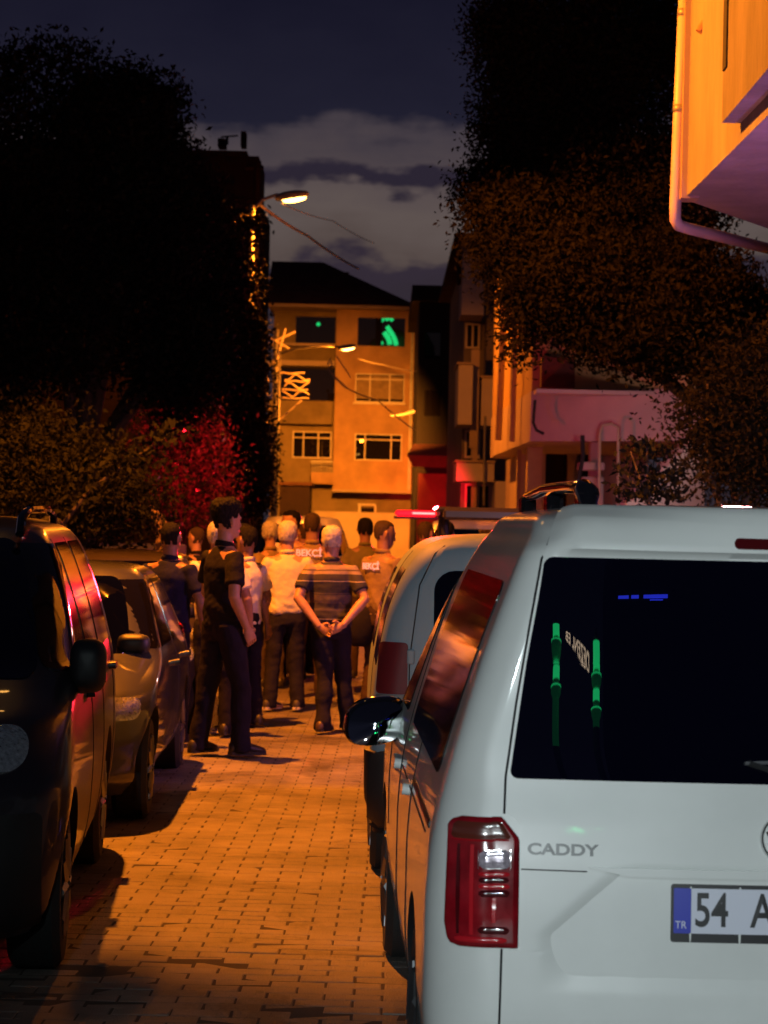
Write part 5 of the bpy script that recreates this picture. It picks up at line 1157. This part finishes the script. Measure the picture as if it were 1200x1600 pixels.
# yellow polo, white hair
person(446, 20.3, 1.71, .12, 'white haired man in pale yellow polo shirt seen from behind', 'yellow', 'dark_trouser', 'skin', 'hair_white', 'grey', 1.12,
       arms={'l': {'el': (-.26, .06, 1.15), 'wr': (-.18, .24, 1.05)}, 'r': {'el': (.27, .03, 1.14), 'wr': (.19, .22, 1.02)}},
       legs={'l': {'kn': (-.11, .0, .49), 'an': (-.14, -.06, .085), 'toe': (-.02, .1, .03)}}, feet_z=GZ, shoes='shoe_white', belly=.02, head_yaw=-.25)
# striped polo, hands clasped behind
person(515, 18.35, 1.68, .0, 'white haired man in striped polo with hands clasped behind his back', 'striped', 'dark_trouser', 'skin', 'hair_white', 'grey', 1.15,
       arms={'l': {'el': (-.275, -.13, 1.15), 'wr': (-.085, -.215, .915), 'hand': (.85, -.12, -.45), 'palm': (0, -1, 0), 'curl': .5, 'thumb': -1},
             'r': {'el': (.295, -.12, 1.15), 'wr': (.115, -.245, .93), 'hand': (-.92, -.05, -.40), 'palm': (0, -1, .1), 'curl': .6, 'thumb': 1}},
       legs={'l': {'kn': (-.03, -.04, .49), 'an': (-.04, -.14, .085), 'toe': (.03, .04, .03)}, 'r': {'kn': (.12, .05, .49), 'an': (.17, .06, .085), 'toe': (.2, .22, .03)}}, feet_z=GZ, belly=.02, voxel=.010, shoes='brown_shoe', head_yaw=-.2)
GO = 'officers in khaki uniform'
# officer with lettering
tO, JO, kO = person(484, 21.9, 1.80, .05, 'officer in khaki uniform with white lettering across his upper back', 'khaki', 'brown_trouser', 'skin_dark', 'hair_short', 'crop', 1.15,
       arms={'l': {'el': (-.27, .04, 1.14), 'wr': (-.16, .22, 1.04)}, 'r': {'el': (.27, .04, 1.14), 'wr': (.16, .22, 1.04)}}, feet_z=GZ, group=GO, shoes='shoe')
def back_text(t, k, txt, size, dz=1.335, dx=0., yoff=-.135):
    me = text_mesh(txt, size, M['letter_glow'], 'back_lettering', .002, .0025, 'CENTER')
    for v in me.vertices: x, z = v.co.x + dx, v.co.y; v.co = Vector((x, yoff * k + .9 * x * x - v.co.z, dz * k + z))
    link('back_lettering', me, [c for c in t.children if c.name.startswith('shirt')][0])
back_text(tO, kO, 'BEKÇİ', .090, 1.375, -.03)
# officer on the right
tP, JP, kP = person(594, 20.2, 1.74, -.75, 'officer in khaki uniform turned right beside the grey blue van with lettering on his back', 'khaki', 'brown_trouser', 'skin_dark', 'hair_short', 'crop', 1.1,
       arms={'l': {'el': (-.25, .06, 1.14), 'wr': (-.14, .22, 1.02)}, 'r': {'el': (.26, .02, 1.13), 'wr': (.24, .16, .93)}}, feet_z=GZ, group=GO, sleeve='long')
back_text(tP, kP, 'BEKÇİ', .075, 1.34, -.02)
bg = MB(); bg.rings([[(.10 * f * math.cos(2*PI*j/20) , .07 * math.sin(2*PI*j/20) * f, z) for j in range(20)] for z, f in ((.62, .6), (.66, 1.2), (.82, 1.35), (.94, 1.1), (.98, .5))])
o = obj('shoulder_bag', bg, M['blk_tee'], smooth=True); q = W(563, 1000, 20.2); o.location = (q.x, 20.2, 0); tag(o, 'black bag hanging beside the officer next to the striped polo', 'bag')
person(567, 24.5, 1.76, .1, 'person with dark hair in olive vest between the striped polo and right officer', 'olive', 'brown_trouser', 'skin_dark', 'hair_black', 'short', 1.1, feet_z=GZ, voxel=.015)
person(452, 24.0, 1.82, PI - .5, 'dark haired man facing the camera above the yellow shirt', 'white_cloth', 'dark_trouser', 'skin', 'hair_black', 'short', 1.0, feet_z=GZ, voxel=.012)
person(420, 23.0, 1.70, .6, 'grey haired man in orange lit shirt left of the man facing the camera', 'khaki', 'grey_trouser', 'skin', 'hair_grey', 'grey', 1.0, feet_z=GZ, voxel=.015)
person(470, 25.0, 1.69, .3, 'short dark haired person behind the lettered officer', 'blk_tee', 'dark_trouser', 'skin_dark', 'hair_short', 'crop', 1.0, feet_z=GZ, voxel=.015)
person(660, 22.5, 1.74, -.5, 'cropped haired person in khaki above the roof of the grey blue van', 'khaki', 'brown_trouser', 'skin_dark', 'hair_short', 'crop', 1.05, feet_z=GZ, voxel=.013)
person(690, 21.5, 1.74, -.9, 'dark haired person in black beside the raised tailgate', 'blk_tee', 'dark_trouser', 'skin_dark', 'hair_black', 'short', 1.05, feet_z=GZ, voxel=.013)
person(262, 17.0, 1.68, -.3, 'man in navy shirt with short dark hair between the two left cars', 'navy', 'dark_trouser', 'skin_dark', 'hair_black', 'crop', 1.15, feet_z=.02, voxel=.012)
person(76, 14.5, 1.70, .3, 'person whose dark head shows over the roof of the dark van', 'blk_tee', 'dark_trouser', 'skin_dark', 'hair_black', 'short', 1.0, feet_z=.02, voxel=.015)
for px_, d_, h_, lb_ in ((304, 23, 1.62, 'dim person in the shade left of the gate post'),):
    person(px_, d_, h_, .4, lb_, 'blk_tee', 'dark_trouser', 'skin', 'hair_short', 'crop', 1.0, feet_z=.02, voxel=.016)
# ------------------------------------------------------------------ lit mosque and a house behind the camera, mirrored in glass
M['led_green'] = mat('green_led_floodlit_stone', (.2, .5, .3), .6, emit=(.02, 1.0, .28), estr=4)
M['led_green_dim'] = mat('dim_green_floodlit_stone', (.2, .5, .3), .6, emit=(.01, .55, .16), estr=.35)
M['led_amber'] = mat('amber_led', (.9, .7, .5), .5, emit=(1.0, .74, .52), estr=6)
M['led_blue'] = mat('blue_led', (.1, .1, .9), .5, emit=(.03, .05, 1.0), estr=6)
M['stone_dark'] = mat('dim_stone', (.2, .2, .18), .9, noise=.2)
def minaret(label, x, y, zb, zt, seg, balc, r_):
    t = thing('minaret', label, 'minaret', (x, y, 0), 0, 'minarets of the mosque behind the camera')
    mb = MB(); mb.hoops([(0, 0, 0, r_*1.3, r_*1.3), (0, 0, zb, r_, r_)], 16); obj('base_shaft', mb, M['stone_dark'], t, smooth=True)
    mb = MB(); mb.hoops([(0, 0, zb, r_, r_), (0, 0, seg[0][0], r_, r_)], 16); obj('shaft', mb, M['led_green_dim'], t, smooth=True)
    mb = MB(); mb.hoops([(0, 0, seg[0][0], r_*.9, r_*.9), (0, 0, seg[-1][1], r_*.8, r_*.8)], 16); obj('upper_shaft', mb, M['led_green_dim'], t, smooth=True)
    mb = MB(); mb.hoops([(0, 0, seg[-1][1], r_*.95, r_*.95), (0, 0, (seg[-1][1]+zt)/2, r_*.5, r_*.5), (0, 0, zt, .05, .05)], 16); obj('spire', mb, M['stone_dark'], t, smooth=True)
    for a, b in seg:
        mb = MB(); mb.hoops([(0, 0, a, r_*1.02, r_*1.02), (0, 0, b, r_*1.0, r_*1.0)], 16); obj('lit_segment', mb, M['led_green'], t, smooth=True)
    for z in balc:
        mb = MB(); mb.hoops([(0, 0, z-.5, r_, r_), (0, 0, z-.15, r_*1.5, r_*1.5), (0, 0, z+.15, r_*1.55, r_*1.55)], 18); o = obj('balcony', mb, M['led_green_dim'], t)
        mb = MB(); mb.hoops([(0, 0, z+.152, r_*1.58, r_*1.58), (0, 0, z+.23, r_*1.58, r_*1.58)], 18); obj('light_ring', mb, M['led_green'], o)
    return t

minaret('taller looking green lit minaret mirrored at the left of the white van rear window', -1.3, -100, 34.0, 42.9, [(39.5, 40.2), (41.3, 42.3)], (38.9, 40.8), .40)
minaret('green lit minaret mirrored right of the other in the white van rear window', 3.7, -100, 36.5, 42.1, [(38.2, 38.9), (40.0, 41.1)], (37.5, 39.5), .40)
me = text_mesh('DEZENL EB', .95, M['led_amber'], 'light_lettering', .02, .0, 'CENTER', .62, 1.0)
for v in me.vertices: v.co = Vector((1.35 - v.co.x, -100 + v.co.z, 40.8 + v.co.y + .42 * v.co.x))
tag(link('light_lettering', me), 'amber light lettering strung between the two green minarets', 'light sign')
DM = thing('mosque_dome', 'dark dome with green strings of light mirrored in the top window of the orange building', 'dome', (-.4, -144, 0))
mb = MB(); mb.hoops([(0, 0, 0, 6, 6), (0, 0, 24, 6, 6), (0, 0, 27, 5.6, 5.6), (0, 0, 30.5, 3.6, 3.6), (0, 0, 32.2, 1.0, 1.0), (0, 0, 32.4, .1, .1)], 28); obj('dome', mb, M['stone_dark'], DM, smooth=True)
def glowtube(pts, r_): 
    mb = MB(); mb.tube(pts, r_, 8); obj('light_string', mb, M['led_green_hot'], DM, smooth=True)
M['led_green_hot'] = mat('hot_green_led', (.2, .5, .3), .6, emit=(.02, 1.0, .26), estr=9)
glowtube([(-.9, 6.6, 33.0 - 1.0 - k * .001) if False else (-1.2 + 1.5 * math.sin(k / 7 * 1.5), 6.6, 32.2 - 2.9 * (k / 7)) for k in range(8)], .34)
glowtube([(-1.6 + .9 * math.sin(k / 5 * 1.6), 6.6, 31.3 - 1.9 * (k / 5)) for k in range(6)], .38)
for (x, z, r_) in ((-2.0, 33.2, .34), (-1.2, 33.5, .42), (-.5, 33.3, .3), (3.1, 31.7, .5), (-2.4, 30.3, .3), (-2.0, 29.6, .3), (-12.0, 32.6, .30), (3.0, 31.2, .3)):
    mb = MB(); mb.ball((x, 6.6, z), r_); obj('light_cluster', mb, M['led_green_hot'], DM, smooth=True)
DM.location = (1.0, -144, 0)
HB2 = thing('rear_house', 'dark house behind the camera with a blue lit balcony edge', 'house', (5, -15, 0))
mb = MB(); mb.box(1.72, 12, -25, -15.0, 0, 16); obj('wall', mb, M['dark_wall'], HB2, world=True)
mb = MB()
for (x0, x1, z0, z1) in ((1.75, 2.03, 10.14, 10.21), (2.10, 2.30, 10.14, 10.21), (2.43, 3.08, 10.14, 10.21), (2.6, 2.95, 9.94, 10.10)): mb.box(x0, x1, -14.98, -14.94, z0, z1)
obj('blue_light_strip', mb, M['led_blue'], HB2, world=True)
mb = MB(); mb.box(1.55, 4.5, -14.99, -14.2, 9.66, 9.76); obj('balcony', mb, M['dark_wall'], HB2, world=True)
